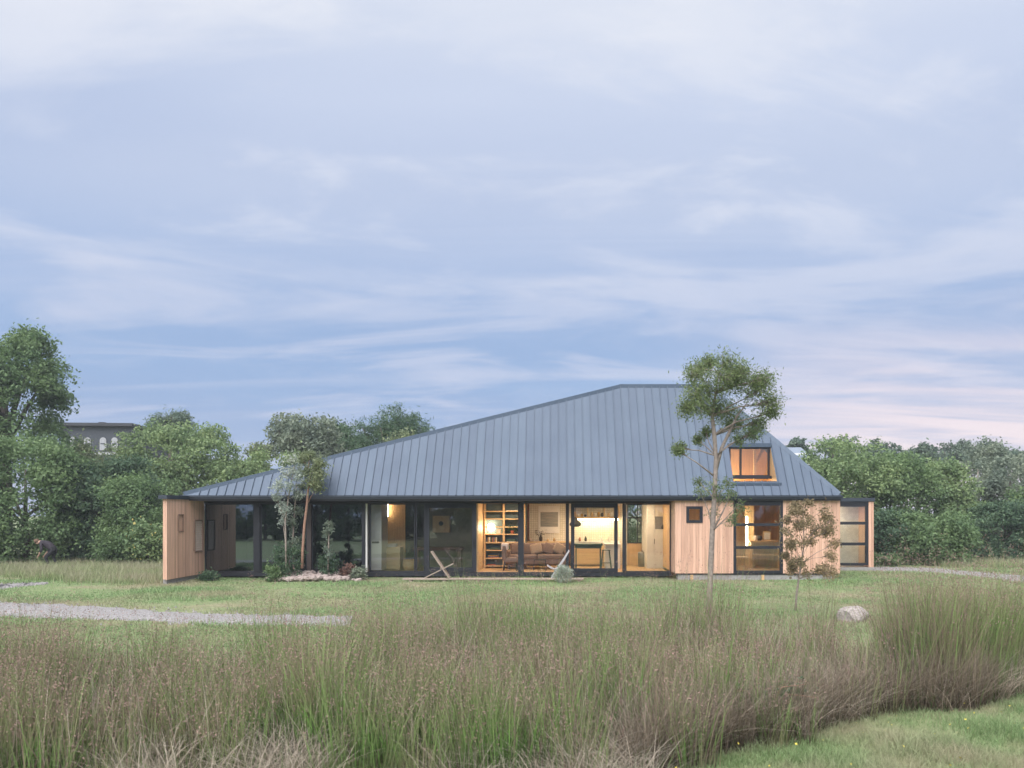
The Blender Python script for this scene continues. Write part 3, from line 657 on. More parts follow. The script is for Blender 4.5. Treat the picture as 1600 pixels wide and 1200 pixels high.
# corridor and study behind the closed glass
wc = empty('white_wardrobe', (px(587, 27.0), 27.1, FZ)); tag(wc, 'narrow white wardrobe end with a black pull beside the corridor', 'wardrobe')
ib('carcass', 577, 596, 786, 891, 26.6, 27.6, white_p, wc); ib('pull', 581, 592, 846, 849, 26.575, 26.597, black_m, wc)
MB().box(px(597, 27.8), px(628, 27.8), 28.4, 28.46, FZ, CZ - .03).build('partition', ply, house)
wl = empty('wall_light', (px(604, 28.3), 28.35, 2.3)); tag(wl, 'bright slim wall light at the top of the wooden corridor wall', 'lamp')
ib('diffuser', 602, 606, 785, 806, 28.3, 28.36, strip_w, wl); ib('backplate', 601, 607, 784.5, 808, 28.365, 28.395, white_p, wl)
cd_ = empty('chest_of_drawers', (px(612, 27.4), 27.5, FZ)); tag(cd_, 'two drawer pale wood chest at the corridor corner', 'chest')
ib('carcass', 600, 625, 855, 890, 27.4, 28.0, pine, cd_); ib('drawer', 601, 623.5, 857, 871.5, 27.375, 27.397, pine, cd_); ib('drawer', 601, 623.5, 873.5, 888.5, 27.375, 27.397, pine, cd_)
rc = MB().box(-.03, .03, -.03, .03, 0, .3).build('folded_linen', sheep, None, .02); rc.scale = (6, 5, .4); rc.location = (px(612, 27.6), 27.65, pz(855, 27.4)); tag(rc, 'folded pale linen lying on the two drawer chest', 'linen')
wt = empty('work_table', (px(690, 27.5), 27.5, FZ)); tag(wt, 'long reddish wood table behind the closed sliding door', 'table')
ib('tabletop', 645, 722, 855.5, 860, 27.3, 28.0, redwood, wt)
for xa in (648, 714): ib('leg', xa, xa + 6, 860.2, 889, 27.35, 27.95, redwood, wt)
wbx = empty('wall_box', (px(689, 27.9), 28.9, pz(832, 28))); tag(wbx, 'square wooden wall box with a round dark opening', 'wall cabinet')
ib('box', 676, 702, 806, 832, 28.4, 28.7, ply, wbx)
MB().tube([(px(689, 28.39), 28.395, pz(818, 28.4)), (px(689, 28.39), 28.42, pz(818, 28.4))], [.085, .085], 18).build('round_opening', soffit_m, wbx)
MB().box(px(665, 28.7), px(741, 28.7), 28.71, 28.8, FZ, CZ - .03).build('partition', plain('olive_panel', (.20, .19, .15), .6), house)
bk_ = empty('basket', (px(640, 27.4), 27.4, FZ)); tag(bk_, 'round woven basket on the floor beside the chest', 'basket')
MB().lathe((px(640, 27.5), 27.5, FZ), [(.2, 0), (.26, .15), (.24, .34), (.22, .34), (.22, .05)], 16).build('body', pine, bk_, smooth=True); MB().lathe((px(640, 27.5), 27.5, FZ + .34), [(.245, 0), (.25, .02), (.22, .03)], 16).build('rim', pine, bk_, smooth=True)

# study at the right
dk = empty('study_desk', (px(1195, 27.5), 27.6, WZ0)); tag(dk, 'wooden desk with open shelves seen through the tall window', 'desk')
ib('desktop', 1172, 1220, 845, 847.5, 27.4, 28.0, ply, dk); ib('side_panel', 1174, 1176, 847.7, 888, 27.42, 27.98, ply, dk); ib('side_panel', 1216, 1218, 847.7, 888, 27.42, 27.98, ply, dk); ib('lower_shelf', 1176.2, 1215.8, 866, 868, 27.44, 27.96, ply, dk)
fr_ = empty('desk_picture', (px(1199, 27.9), 27.9, pz(845, 27.9))); tag(fr_, 'small upright picture frame on the study desk', 'picture frame')
ib('frame', 1192, 1205, 830, 845.2, 27.86, 27.88, pine, fr_); ib('print', 1194, 1203, 832, 843, 27.85, 27.857, white_p, fr_)
for k, (xa, m_, lb) in enumerate(((1181, sheep, 'pale round pot on the study desk'), (1187, bookcols[4], 'dark pot on the study desk'))):
    o = MB().lathe((px(xa, 27.6), 27.6, pz(845, 27.4) + .002), [(.06, 0), (.09, .08), (.07, .17)], 14).build('desk_pot', m_, None, smooth=True); tag(o, lb, 'pot')
ss = empty('study_strip_light', (px(1167, 27.5), 27.5, 1.4)); tag(ss, 'thin vertical glowing strip light in the study', 'lamp')
ib('diffuser', 1166, 1168, 808, 852, 27.6, 27.64, strip_w, ss); ib('channel', 1164.8, 1169.2, 806, 854, 27.645, 27.68, white_p, ss)
MB().box(px(1164, 27.7), px(1178, 27.7), 27.7, 27.78, WZ0, CZ - .03).build('partition', pine, house)
sc_ = empty('slatted_chair', (px(1155, 27), 27, WZ0)); tag(sc_, 'pale slatted wooden chair in the study', 'chair')
cx_ = px(1158, 26.8)
MB().box(cx_ - .22, cx_ + .2, 26.6, 27.0, .60, .64).build('seat', pine, sc_, .008)
for a in (-.2, .17):
    for b in (26.62, 26.95): MB().box(cx_ + a, cx_ + a + .035, b, b + .035, WZ0 - .01, .60 if b < 26.9 else 1.05).build('leg', pine, sc_)
for k in range(4): MB().box(cx_ - .12 + k * .075, cx_ - .09 + k * .075, 26.955, 26.98, .64, 1.03).build('back_slat', pine, sc_)
ll = empty('loft_lamp', (6.1, 26.9, 3.04)); tag(ll, 'warm glowing lamp on the loft floor behind the dormer window', 'lamp')
MB().lathe((6.12, 26.9, 3.32), [(.12 * math.cos(a) + .001, .12 * math.sin(a)) for a in np.linspace(-1.5, 1.5, 9)], 16).build('globe', loft_g, ll, smooth=True); MB().lathe((6.12, 26.9, 3.04), [(.09, 0), (.09, .02), (.02, .04), (.02, .21)], 12).build('base', black_m, ll)

for (x_, y_, z_, lb) in ((-1.6, 27.35, CZ - .03, 'flat warm ceiling lamp over the armchair and bookshelf'), (.25, 28.1, CZ - .03, 'flat warm ceiling lamp over the sofa'), (2.1, 28.3, CZ - .03, 'flat warm ceiling lamp over the dining table'), (3.1, 27.5, CZ - .03, 'flat warm ceiling lamp before the white cupboard'), (6.6, 27.0, CZ - .03, 'flat warm ceiling lamp in the study'), (10.6, DW + .5, 2.595, 'flat warm ceiling lamp in the glazed side wing')):
    c_ = empty('ceiling_lamp', (x_, y_, z_)); tag(c_, lb, 'lamp')
    MB().lathe((x_, y_, z_ - .012), [(.13, .004), (.15, .005), (.15, .0118)], 16).build('rim', white_p, c_); MB().lathe((x_, y_, z_ - .012), [(.11, 0), (.125, .008)], 16).build('diffuser', ceil_g, c_)

# ------------------------------------------------------------------ garden chairs
canvas_m = plain('grey_canvas', (.36, .31, .32), .9, 0, .12, 20)
def plank_chair(xc, Y, flip, label):
    c_ = empty('plank_chair', (px(xc, Y), Y, 0)); X = px(xc, Y); s_ = flip
    z0 = .08
    def P(u, h): return (X + s_ * u, Y, z0 + h)
    # the back plank leans away, the seat plank crosses it
    for k, (o1, wd) in enumerate(((-.13, .12), (0, .12), (.13, .12))):
        MB().bar((X + s_ * .30, Y + o1, z0), (X - s_ * .28, Y + o1, z0 + .86), .035, wd).build('back_slat', weathered, c_, .004)
    for k, o1 in enumerate((-.10, .02, .14)):
        MB().bar((X - s_ * .50, Y + o1 * .6, z0), (X + s_ * .42, Y + o1 * .6, z0 + .46), .035, .07).build('seat_slat', weathered, c_, .004)
    MB().bar((X + s_ * .04, Y - .2, z0 + .33), (X + s_ * .04, Y + .2, z0 + .33), .04, .04).build('cross_rail', weathered, c_)
    tag(c_, label, 'chair'); return c_
plank_chair(688, 24.72, 1, 'low crossed plank chair on the timber step before the closed sliding door')
fc = empty('folding_sling_chair', (px(874, 24.7), 24.7, .08)); tag(fc, 'low folding chair with pale grey sling beside the grassy tuft', 'chair')
X = px(872, 24.7); Yq = 24.62
for b in (0, .48):
    MB().bar((X + .36, Yq + b, .95), (X - .22, Yq + b, .078), .03, .03).build('leg', plain('silver_wood', (.45, .44, .46), .6) if b == 0 else MATS['silver_wood'], fc)
    MB().bar((X - .34, Yq + b + .035, .46), (X + .42, Yq + b + .035, .078), .03, .03).build('leg', MATS['silver_wood'], fc)
sl_ = MB(); prof = [(-.34, .47), (-.24, .40), (-.12, .37), (.02, .43), (.14, .56), (.25, .74), (.35, .95)]
for i, (u, h) in enumerate(prof):
    for b in (.0, .5): sl_.v += [(X + u, Yq + b, h), (X + u + .006, Yq + b, h - .014)]
for i in range(len(prof) - 1):
    a = i * 4; b = a + 4
    sl_.f += [(a, a + 2, b + 2, b), (a + 1, b + 1, b + 3, a + 3), (a, b, b + 1, a + 1), (a + 2, a + 3, b + 3, b + 2)]
sl_.build('sling', canvas_m, fc, smooth=True)
for (u, h) in (prof[0], prof[-1]): MB().bar((X + u, Yq - .01, h), (X + u, Yq + .52, h), .025, .025).build('cross_rail', MATS['silver_wood'], fc)

# ------------------------------------------------------------------ stones
def rock_mesh(name, seed, sub=2):
    bm = bmesh.new(); bmesh.ops.create_icosphere(bm, subdivisions=sub, radius=1)
    r_ = random.Random(seed); dirs = [Vector((r_.gauss(0, 1), r_.gauss(0, 1), r_.gauss(0, 1))).normalized() for _ in range(9)]; off = [r_.uniform(.62, .92) for _ in dirs]
    for vv in bm.verts:
        for d, o_ in zip(dirs, off):
            k = vv.co.dot(d) - o_
            if k > 0: vv.co -= d * k
        vv.co *= 1 + r_.uniform(-.03, .03)
    me = bpy.data.meshes.new(name); bm.to_mesh(me); bm.free(); return me
b_ = link('boulder', rock_mesh('boulder', 3, 3), lichen); b_.location = (px(1333, 15.7), 15.7, .05); b_.scale = (.36, .28, .25); b_.rotation_euler = (.1, .1, .4)
tag(b_, 'pale weathered boulder lying in the grass behind the rushes', 'boulder')
pile = empty('stone_heap', (px(485, 24.6), 24.6, 0)); tag(pile, 'heap of pale rubble stones around the young trees by the glass', 'stone heap')
rm = [rock_mesh('stone', k, 1) for k in range(6)]
for m_ in rm: m_.materials.append(stone_m)
for k in range(210):
    u = random.gauss(0, .5); Yr = 24.45 + random.random() ** 1.3 * 1.3; xr = px(488, Yr) + u * 3.1 / 2.2 * 1.1
    if abs(xr - px(488, Yr)) > 1.55: continue
    s_ = random.uniform(.05, .13)
    o = link('stone', rm[k % 6], None, pile); o.location = (xr, Yr, .02 + .17 * max(0, 1 - ((xr - px(488, Yr)) / 1.5) ** 2) * (.35 + .65 * min(1, (Yr - 24.45) / .7)) * random.uniform(.7, 1.1)); o.scale = (s_ * 1.25, s_, s_ * .8)
    o.rotation_euler = (random.uniform(-.3, .3), random.uniform(-.3, .3), random.uniform(0, 6))

# ------------------------------------------------------------------ trees and hedges
LM = {
 'mid': leafmat('leaf_mid', (0.111, 0.183, 0.086), (0.202, 0.288, 0.146)),
 'dark': leafmat('leaf_dark', (0.067, 0.124, 0.082), (0.132, 0.200, 0.122)),
 'light': leafmat('leaf_light', (0.161, 0.244, 0.117), (0.288, 0.369, 0.195)),
 'olive': leafmat('leaf_olive', (0.159, 0.201, 0.116), (0.272, 0.314, 0.191)),
 'grey': leafmat('leaf_grey', (0.174, 0.217, 0.173), (0.289, 0.331, 0.274)),
 'far': leafmat('leaf_far', (0.112, 0.165, 0.135), (0.181, 0.233, 0.190)),
 'thin': leafmat('leaf_thin', (0.110, 0.162, 0.076), (0.243, 0.303, 0.149)),
 'tan': leafmat('leaf_tan', (.22, .18, .11), (.38, .30, .20)),
 'silver': leafmat('leaf_silver', (0.290, 0.340, 0.308), (0.520, 0.562, 0.539)),
}
def crown_points(c, rx, ry, rz_, nl, nleaf, low=-.25, lob=.42, clump=.30):
    c = np.array(c, float); pts = []; nr = []; R3 = np.array([rx, ry, rz_])
    full = low <= -.6
    if full: nl = int(nl * 2.2); nleaf = int(nleaf * 1.75)
    per = max(4, nleaf // nl // 16)
    for k in range(nl):
        d = rng.normal(size=3); d /= np.linalg.norm(d)
        if full:                                       # a bush that is as wide at its foot as at its waist
            hq = -1.0 + 1.9 * rng.uniform() ** 1.15; a = rng.uniform(0, 2 * math.pi); wq = math.sqrt(max(0, 1 - max(0, hq) ** 2))
            d = np.array([math.cos(a) * wq, math.sin(a) * wq, hq]); rr = rng.uniform(.62, .92)
        else:
            if d[2] < low: d[2] = -d[2] * .6
            rr = rng.uniform(.45, .80)
        lc = c + d * R3 * (np.array([rr, rr, .9]) if full else rr)
        lr = lob * rng.uniform(.6, 1.2) * (R3 * min(rx, rz_)) ** .5 * (.8 if full else 1)
        m = int(per * rng.uniform(.8, 1.2))
        u = rng.normal(size=(m, 3)); u /= np.linalg.norm(u, axis=1)[:, None]
        if not (full and d[2] < -.2): u[:, 2] = np.where(u[:, 2] < -.3, -u[:, 2], u[:, 2])
        if full: u[:, 1] = np.where((u[:, 1] > .3) & (rng.uniform(size=m) < .6), -u[:, 1], u[:, 1])
        cc = lc + u * lr * (rng.uniform(.55, 1.0, (m, 1)))
        q = rng.normal(size=(m, 16, 3)) * clump * .55
        q[:, :, 2] *= .7
        sh = (rng.uniform(size=m) < .10)[:, None, None]; q = q + sh * u[:, None] * np.abs(rng.normal(size=(m, 16, 1))) * clump * .75   # shoots that stick out
        p = (cc[:, None] + q).reshape(-1, 3); pts.append(p); nr.append(np.repeat(u, 16, 0))
    p = np.concatenate(pts); n = np.concatenate(nr); keep = p[:, 2] > .02; return p[keep], n[keep]
def tree(name, x, top, hw, Y, base_z, label, mat, nleaf, cat='tree', leaf=.16, el=.55, nl=26, depth=None, crown_low=None, group=None, lob=.42, clump=.30, barkm=None, full=False):
    """x: photo column of the crown's middle, top: row of its top, hw: half width in photo pixels, Y: distance"""
    X = px(x, Y); zt = pz(top, Y); rx = hw * Y / F; ry = depth or rx
    zl = base_z if crown_low is None else pz(crown_low, Y)
    cz = (zt + zl) / 2; rzz = (zt - zl) / 2
    T = empty(name, (X, Y, 0)); tag(T, label, cat, group)
    p, n = crown_points((X, Y, cz), rx * .95, ry * .95, rzz * .95, nl, nleaf, -.7 if zl < .6 or full else -.35, lob, clump)
    leaf_obj('crown', p, leaf * .88, el, mat, T, n * .6)
    mb = MB(); r0 = max(.06, .028 * zt); h1 = max(.5, zl + (zt - zl) * .35)
    mb.tube([(X, Y, -.1), (X + .06, Y, h1 * .5), (X - .04, Y + .05, h1), (X, Y, cz + rzz * (.1 if full else .5))], [r0, r0 * .85, r0 * .65, r0 * .2], 7)
    for k in range(6):
        a = k * 1.05 + random.random() * .5; s_ = Vector((X - .04, Y, h1 * random.uniform(.75, 1.1))); e_ = Vector((X + math.cos(a) * rx * .62, Y + math.sin(a) * ry * .62, cz + rzz * random.uniform(.0, .5)))
        mid = s_.lerp(e_, .5) + Vector((0, 0, .15)); mb.tube([s_, mid, e_], [r0 * .45, r0 * .3, r0 * .1], 5)
    mb.build('trunk', barkm or bark_d, T, smooth=True); return T

tree('broadleaf_tree', 8, 488, 92, 37, 3, 'tall broadleaf tree rising highest above the hedge beside the dark neighbouring house', LM['mid'], 24000, crown_low=760, nl=30, lob=.36, leaf=.2, full=True)
tree('hedge_bush', 40, 682, 112, 33, 0, 'big rounded bush behind the stooping person', LM['mid'], 22000, 'bush', nl=40, leaf=.17, lob=.36)
tree('hedge_bush', 175, 715, 80, 34.5, 0, 'dark green bush between the big rounded bush and the fin wall', LM['dark'], 13000, 'bush', nl=30, leaf=.17)
tree('hedge_bush', 225, 745, 62, 32.8, 0, 'fresh green climbing shrub close against the fin wall', LM['mid'], 11000, 'bush', nl=26, leaf=.15)
tree('hedge_tree', 292, 662, 118, 41, 0, 'broad pale green tree behind the low end of the roof', LM['light'], 30000, nl=52, leaf=.2, lob=.36)
tree('dark_conifer', 268, 628, 34, 50, 0, 'dark pointed conifer top showing above the broad pale tree', LM['far'], 5000, crown_low=720, nl=18, leaf=.3, el=.25)
tree('hedge_tree', 165, 690, 75, 43, 0, 'olive tree in front of the dark neighbouring house', LM['olive'], 11000, nl=26, leaf=.2)
tree('hedge_tree', 395, 690, 42, 44, 0, 'small olive tree beside the broad pale tree', LM['olive'], 6000, nl=18, leaf=.2)
tree('garden_tree', 478, 632, 66, 46, 0, 'grey green tree with two rounded heads behind the roof slope', LM['grey'], 13000, crown_low=800, nl=26, leaf=.24)
tree('garden_tree', 545, 646, 46, 49, 0, 'dark tree between the grey green tree and the spiky tree', LM['dark'], 7000, nl=18, crown_low=800, leaf=.24)
tree('spiky_tree', 612, 622, 74, 44, 0, 'spiky dark green tree with feathery top behind the roof slope', LM['dark'], 15000, crown_low=800, nl=30, leaf=.32, el=.16)
tree('garden_bush', 640, 657, 52, 39, 0, 'pale round bush just above the roof line by the spiky tree', LM['olive'], 8000, 'bush', crown_low=790, nl=20, leaf=.18)
tree('garden_bush', 430, 700, 46, 40, 0, 'fresh green bush behind the young trees and low roof', LM['light'], 7000, 'bush', nl=20, leaf=.18)
tree('garden_bush', 690, 658, 26, 46, 0, 'small dark bush peeping over the roof hip', LM['far'], 2500, 'bush', crown_low=790, nl=10, leaf=.22)
for k, (x_, tp, hw_, lb) in enumerate(((905, 740, 90, 'leafy bush behind the kitchen, hidden by the house'), (1010, 730, 80, 'leafy bush seen through the rear window'))):
    tree('rear_bush', x_, tp, hw_, 38, 0, lb, LM['mid'], 6000, 'bush', nl=20, leaf=.22)
# right hand hedge
tree('hedge_tree', 1322, 686, 92, 36.5, 0, 'big bright green tree beside the roof hip and glazed wing', LM['light'], 21000, nl=40, leaf=.18, lob=.36)
tree('hedge_bush', 1392, 712, 78, 37.5, 0, 'bright green bush in the middle of the hedge by the drive', LM['mid'], 15000, 'bush', nl=32, leaf=.18)
tree('hedge_bush', 1375, 800, 52, 33.5, 0, 'dark low bush just past the wooden end wall', LM['dark'], 9000, 'bush', nl=22, leaf=.16)
tree('hedge_bush', 1450, 800, 74, 33, 0, 'low dense bush overhanging the gravel drive', LM['mid'], 12000, 'bush', nl=28, leaf=.16)
tree('hedge_tree', 1470, 722, 68, 38.5, 0, 'pale green leafy tree over the low dense bush', LM['light'], 12000, nl=26, leaf=.19)
tree('hedge_tree', 1528, 690, 56, 43, 0, 'thin grey green tree with showing branches in the hedge', LM['grey'], 6500, nl=22, leaf=.19, barkm=bark)
tree('hedge_tree', 1578, 712, 60, 39, 0, 'dull green tree above the far end of the gravel drive', LM['grey'], 11000, nl=26, leaf=.19)
tree('hedge_bush', 1568, 790, 62, 35, 0, 'dark bush at the far end of the gravel drive', LM['dark'], 10000, 'bush', nl=24, leaf=.17)
tree('hedge_bush', 1660, 740, 80, 36, 0, 'bush at the edge of the hedge beyond the drive bend', LM['mid'], 8000, 'bush', nl=24, leaf=.2)
tree('hedge_bush', -110, 700, 100, 34, 0, 'bush continuing the hedge past the tall broadleaf tree', LM['mid'], 8000, 'bush', nl=24, leaf=.2)
far_r = [(1215, 690, 30), (1250, 674, 26), (1312, 662, 34), (1372, 678, 36), (1434, 680, 34), (1492, 682, 36), (1546, 684, 34), (1602, 680, 34)]
far_l = ['far round tree top just right of the roof hip', 'far tree top between roof hip and bright green tree', 'tallest far tree top over the bright green tree', 'far dark tree top over the bright bush', 'round dark far tree top above the hedge middle', 'far tree top above the pale leafy tree', 'far tree top behind the thin grey green tree', 'far dark tree top above the drive bend']
for k, (x_, tp, hw_) in enumerate(far_r): tree('far_tree', x_, tp, hw_, 62 + (k % 3) * 4, 0, far_l[k], LM['far'], 4500, crown_low=780, nl=16, leaf=.34, group='far trees beyond the hedge')
# the hedge on the other side of the garden, seen mirrored in the glass
for k in range(13):
    Yb = -8.5 - (k % 3) * 1.6; Xb = -27 + k * 3.6
    T = empty('garden_hedge_tree', (Xb, Yb, 0)); tag(T, 'dark hedge tree across the garden, mirrored in the house glass', 'tree', 'hedge trees across the garden')
    h_ = random.uniform(3.6, 5.2)
    p, n = crown_points((Xb, Yb, h_ * .5), 2.4, 1.6, h_ * .5, 22, 4600, -.7); leaf_obj('crown', p, .30, .6, LM['mid'], T, n * .6)
    MB().tube([(Xb, Yb, -.1), (Xb, Yb, h_ * .6)], [.16, .06], 7).build('trunk', bark_d, T)
# pale flowering shrub near the fin
T = empty('flowering_shrub', (px(235, 31.5), 31.5, 0)); tag(T, 'pale leaved shrub dotted with yellow flowers beside the fin wall', 'shrub')
p, n = crown_points((px(232, 31.3), 31.3, .8), .75, .6, .85, 14, 1800, -.7); leaf_obj('crown', p, .15, .6, LM['light'], T, n * .5)
MB().tube([(px(232, 31.3), 31.3, -.05), (px(232, 31.3), 31.3, .9)], [.04, .015], 6).build('stem', bark_d, T)
ff = rng.choice(len(p), 70); leaf_obj('blossom', p[ff] + n[ff] * .1 + (0, -.15, 0), .11, .8, plain('yellow_petal', (.55, .47, .16), .7), T)

def cluster_tree(name, label, Y, trunk, clusters, leaf, el, mat, barkm, per, spread, cat='tree', twig=.006, extra=None):
    """a tree drawn by its trunk and limbs with loose leaf clusters at the twig ends"""
    b0 = trunk[0]; T = empty(name, (px(b0[0], Y), Y, 0)); tag(T, label, cat)
    tp = [Vector((px(x_, Y), Y + random.uniform(-.03, .03), max(pz(y_, Y), -.1))) for x_, y_, _ in trunk]
    MB().tube(tp, [r_ for _, _, r_ in trunk], 9).build('trunk', barkm, T, smooth=True)
    pts = []; mb = MB()
    for (x_, y_, r_, *k) in clusters:
        rad = r_ * Y / F; dyy = random.uniform(-spread, spread); cc = Vector((px(x_, Y), Y + dyy, pz(y_, Y)))
        # limb from the trunk point that lies somewhat below
        cand = [q for q in tp if q.z < cc.z - .1] or [tp[0]]
        s_ = min(cand, key=lambda q: (q - cc).length + .25 * abs(cc.z - q.z - .5)); L_ = (cc - s_).length
        mid = s_.lerp(cc, .45) + Vector((random.uniform(-.08, .08) * L_, random.uniform(-.08, .08) * L_, .06 * L_))
        r1 = max(twig * 1.6, .022 * L_ ** .8 * (1 if twig > .004 else .5)); mb.tube([s_, mid, cc], [r1, r1 * .6, twig], 6)
        m = int(per * (k[0] if k else 1))
        ns = max(5, m // 26)
        for i in range(ns):
            u = Vector((random.gauss(0, 1), random.gauss(0, 1), random.gauss(.15, .8))).normalized() * rad * random.uniform(.45, 1.0)
            e_ = cc + u
            mb.tube([mid.lerp(cc, random.uniform(.3, 1)), cc.lerp(e_, .5) + Vector((0, 0, .03)), e_], [twig, twig * .7, twig * .35], 4)
            tt = rng.uniform(.25, 1.1, (26, 1))
            pts.append(np.array(cc) + np.array(u) * tt + rng.normal(size=(26, 3)) * rad * .36)
    mb.build('limbs', barkm, T, smooth=True)
    leaf_obj('crown', np.concatenate(pts), leaf, el, mat, T, None, .2)
    return T
random.seed(21)
cl = [(1085, 588, 22), (1098, 572, 18), (1112, 562, 12), (1128, 574, 22), (1104, 612, 28), (1138, 606, 28), (1160, 584, 22), (1188, 596, 14), (1172, 620, 28), (1192, 636, 20), (1150, 640, 26), (1084, 622, 22), (1074, 636, 16), (1090, 640, 20), (1190, 660, 18), (1160, 662, 20), (1122, 640, 20), (1110, 672, 10, .6), (1066, 700, 12, .8), (1058, 706, 8, .5), (1172, 680, 14, .7), (1200, 648, 12, .7), (1145, 590, 20), (1180, 602, 20), (1120, 598, 24), (1150, 690, 10, .4), (1096, 684, 10, .5),
      (1110, 762, 16, .2), (1128, 778, 18, .25), (1096, 772, 12, .15), (1144, 792, 14, .2), (1122, 800, 14, .15), (1100, 752, 12, .25), (1138, 756, 12, .25), (1152, 772, 10, .25), (1135, 812, 10, .2)]
tr = [(1108, 985, .066), (1109, 930, .057), (1111, 880, .054), (1113, 830, .051), (1116, 780, .049), (1118, 745, .045), (1119, 712, .038), (1116, 680, .042), (1113, 650, .034), (1118, 615, .022), (1122, 585, .012)]
T = cluster_tree('slender_tree', 'tall slender grey trunked tree with feathery crown before the dormer', 15.0, tr, cl, .065, .28, LM['thin'], bark, 780, .6, twig=.0045)
MB().tube([Vector((px(a, 15), 15.03, pz(b, 15))) for a, b in ((1119, 735), (1128, 700), (1140, 675), (1152, 650), (1168, 630))], [.036, .033, .028, .020, .009], 8).build('fork', bark, T, smooth=True)
random.seed(5)
cs = [(random.gauss(1264, 22), random.uniform(795, 900), random.uniform(9, 15), random.uniform(.6, 1)) for _ in range(26)] + [(1248, 790, 9), (1262, 786, 7), (1236, 800, 8), (1282, 808, 9), (1298, 832, 9), (1300, 850, 9), (1290, 868, 10), (1232, 850, 8), (1240, 885, 9), (1275, 890, 9), (1228, 868, 7), (1252, 820, 9)]
cs = [(min(max(c_[0], 1226), 1304), *c_[1:]) for c_ in cs]
cluster_tree('young_tree', 'small sparse tan leaved tree before the timber front wall', 17.0, [(1243, 958, .028), (1245, 930, .025), (1248, 905, .022), (1252, 880, .018), (1256, 850, .014), (1256, 820, .009), (1255, 795, .005)], cs, 0.06, .42, LM['tan'], bark, 240, .3, twig=.0035)
random.seed(9)
cluster_tree('sapling_tree', 'red barked young tree with a dense dark top by the glass', 24.75, [(472, 888, .045), (473, 860, .042), (476, 820, .040), (479, 790, .038), (482, 765, .030), (485, 745, .02)], [(488, 728, 16, 1.2), (500, 742, 13, 1.2), (492, 755, 13, 1), (470, 718, 12, .8), (502, 725, 9, .8), (497, 762, 9, .7), (480, 738, 10, .7), (484, 712, 9, .6)], .13, .25, LM['olive'], bark_r, 420, .3, twig=.006)
cluster_tree('sapling_tree', 'pale leaved young tree beside the red barked one', 24.6, [(447, 888, .03), (447, 850, .028), (446, 815, .025), (450, 780, .02), (455, 750, .015), (460, 728, .008)], [(441, 760, 12), (448, 742, 13), (462, 735, 12), (436, 790, 11), (446, 800, 11), (432, 778, 8), (458, 760, 10, .6), (470, 745, 9), (440, 815, 8, .6), (458, 720, 12, .7), (466, 775, 8, .5)], .10, .4, LM['silver'], bark, 190, .3, twig=.005)
cluster_tree('sapling_tree', 'thin leafy sapling growing close between the other young trees', 25.0, [(458, 888, .03), (458, 850, .028), (459, 810, .024), (462, 780, .02), (464, 755, .01)], [(458, 815, 8), (462, 795, 9), (455, 830, 7), (464, 775, 9), (468, 800, 6), (452, 850, 6), (463, 845, 6), (470, 760, 8)], .10, .4, LM['grey'], bark, 180, .2, twig=.005)
cluster_tree('sapling_tree', 'small pale sapling standing alone before the dark glass', 24.9, [(513, 890, .025), (513, 865, .022), (514, 840, .018), (513, 815, .008)], [(513, 818, 7), (511, 830, 7), (516, 828, 6), (514, 845, 4, .6), (512, 858, 5, .6), (515, 868, 7, .7)], .09, .45, LM['grey'], bark, 150, .12, twig=.004)
def small_shrub(x, Y, top, hw, mat, label, n=1400, leaf=.09, el=.45):
    T = empty('shrub', (px(x, Y), Y, 0)); tag(T, label, 'shrub'); h_ = pz(top, Y); r_ = hw * Y / F
    p, q = crown_points((px(x, Y), Y, h_ * .5), r_, r_ * .8, h_ * .5, 12, n, -.7, .45, .12); leaf_obj('crown', p, leaf, el, mat, T, q * .4)
    MB().tube([(px(x, Y), Y, -.05), (px(x, Y), Y, h_ * .7)], [.025, .008], 6).build('stem', bark_d, T)
small_shrub(452, 24.9, 852, 22, LM['dark'], 'dark shrub at the foot of the young trees', 1500)
small_shrub(428, 24.5, 888, 9, LM['mid'], 'low fresh green shrub at the edge of the stone heap', 350)
small_shrub(514, 25.2, 868, 16, LM['dark'], 'dark green shrub around the lone sapling', 1000)
small_shrub(545, 25.2, 884, 8, plain('rusty_leaf', (.16, .085, .065), .8), 'rusty brown low shrub on the stone heap', 200)
small_shrub(325, 24.9, 896, 15, LM['dark'], 'dark low shrub at the foot of the fin wall', 700)
small_shrub(560, 25.0, 890, 7, LM['grey'], 'grey green tuft beside the rusty shrub', 160)
small_shrub(880, 24.1, 886, 10, LM['silver'], 'silvery spiky tuft before the sling chair', 150, .20, .07)
small_shrub(1382, 31.5, 866, 22, LM['mid'], 'low green shrub beyond the wooden end wall', 1500, .12)

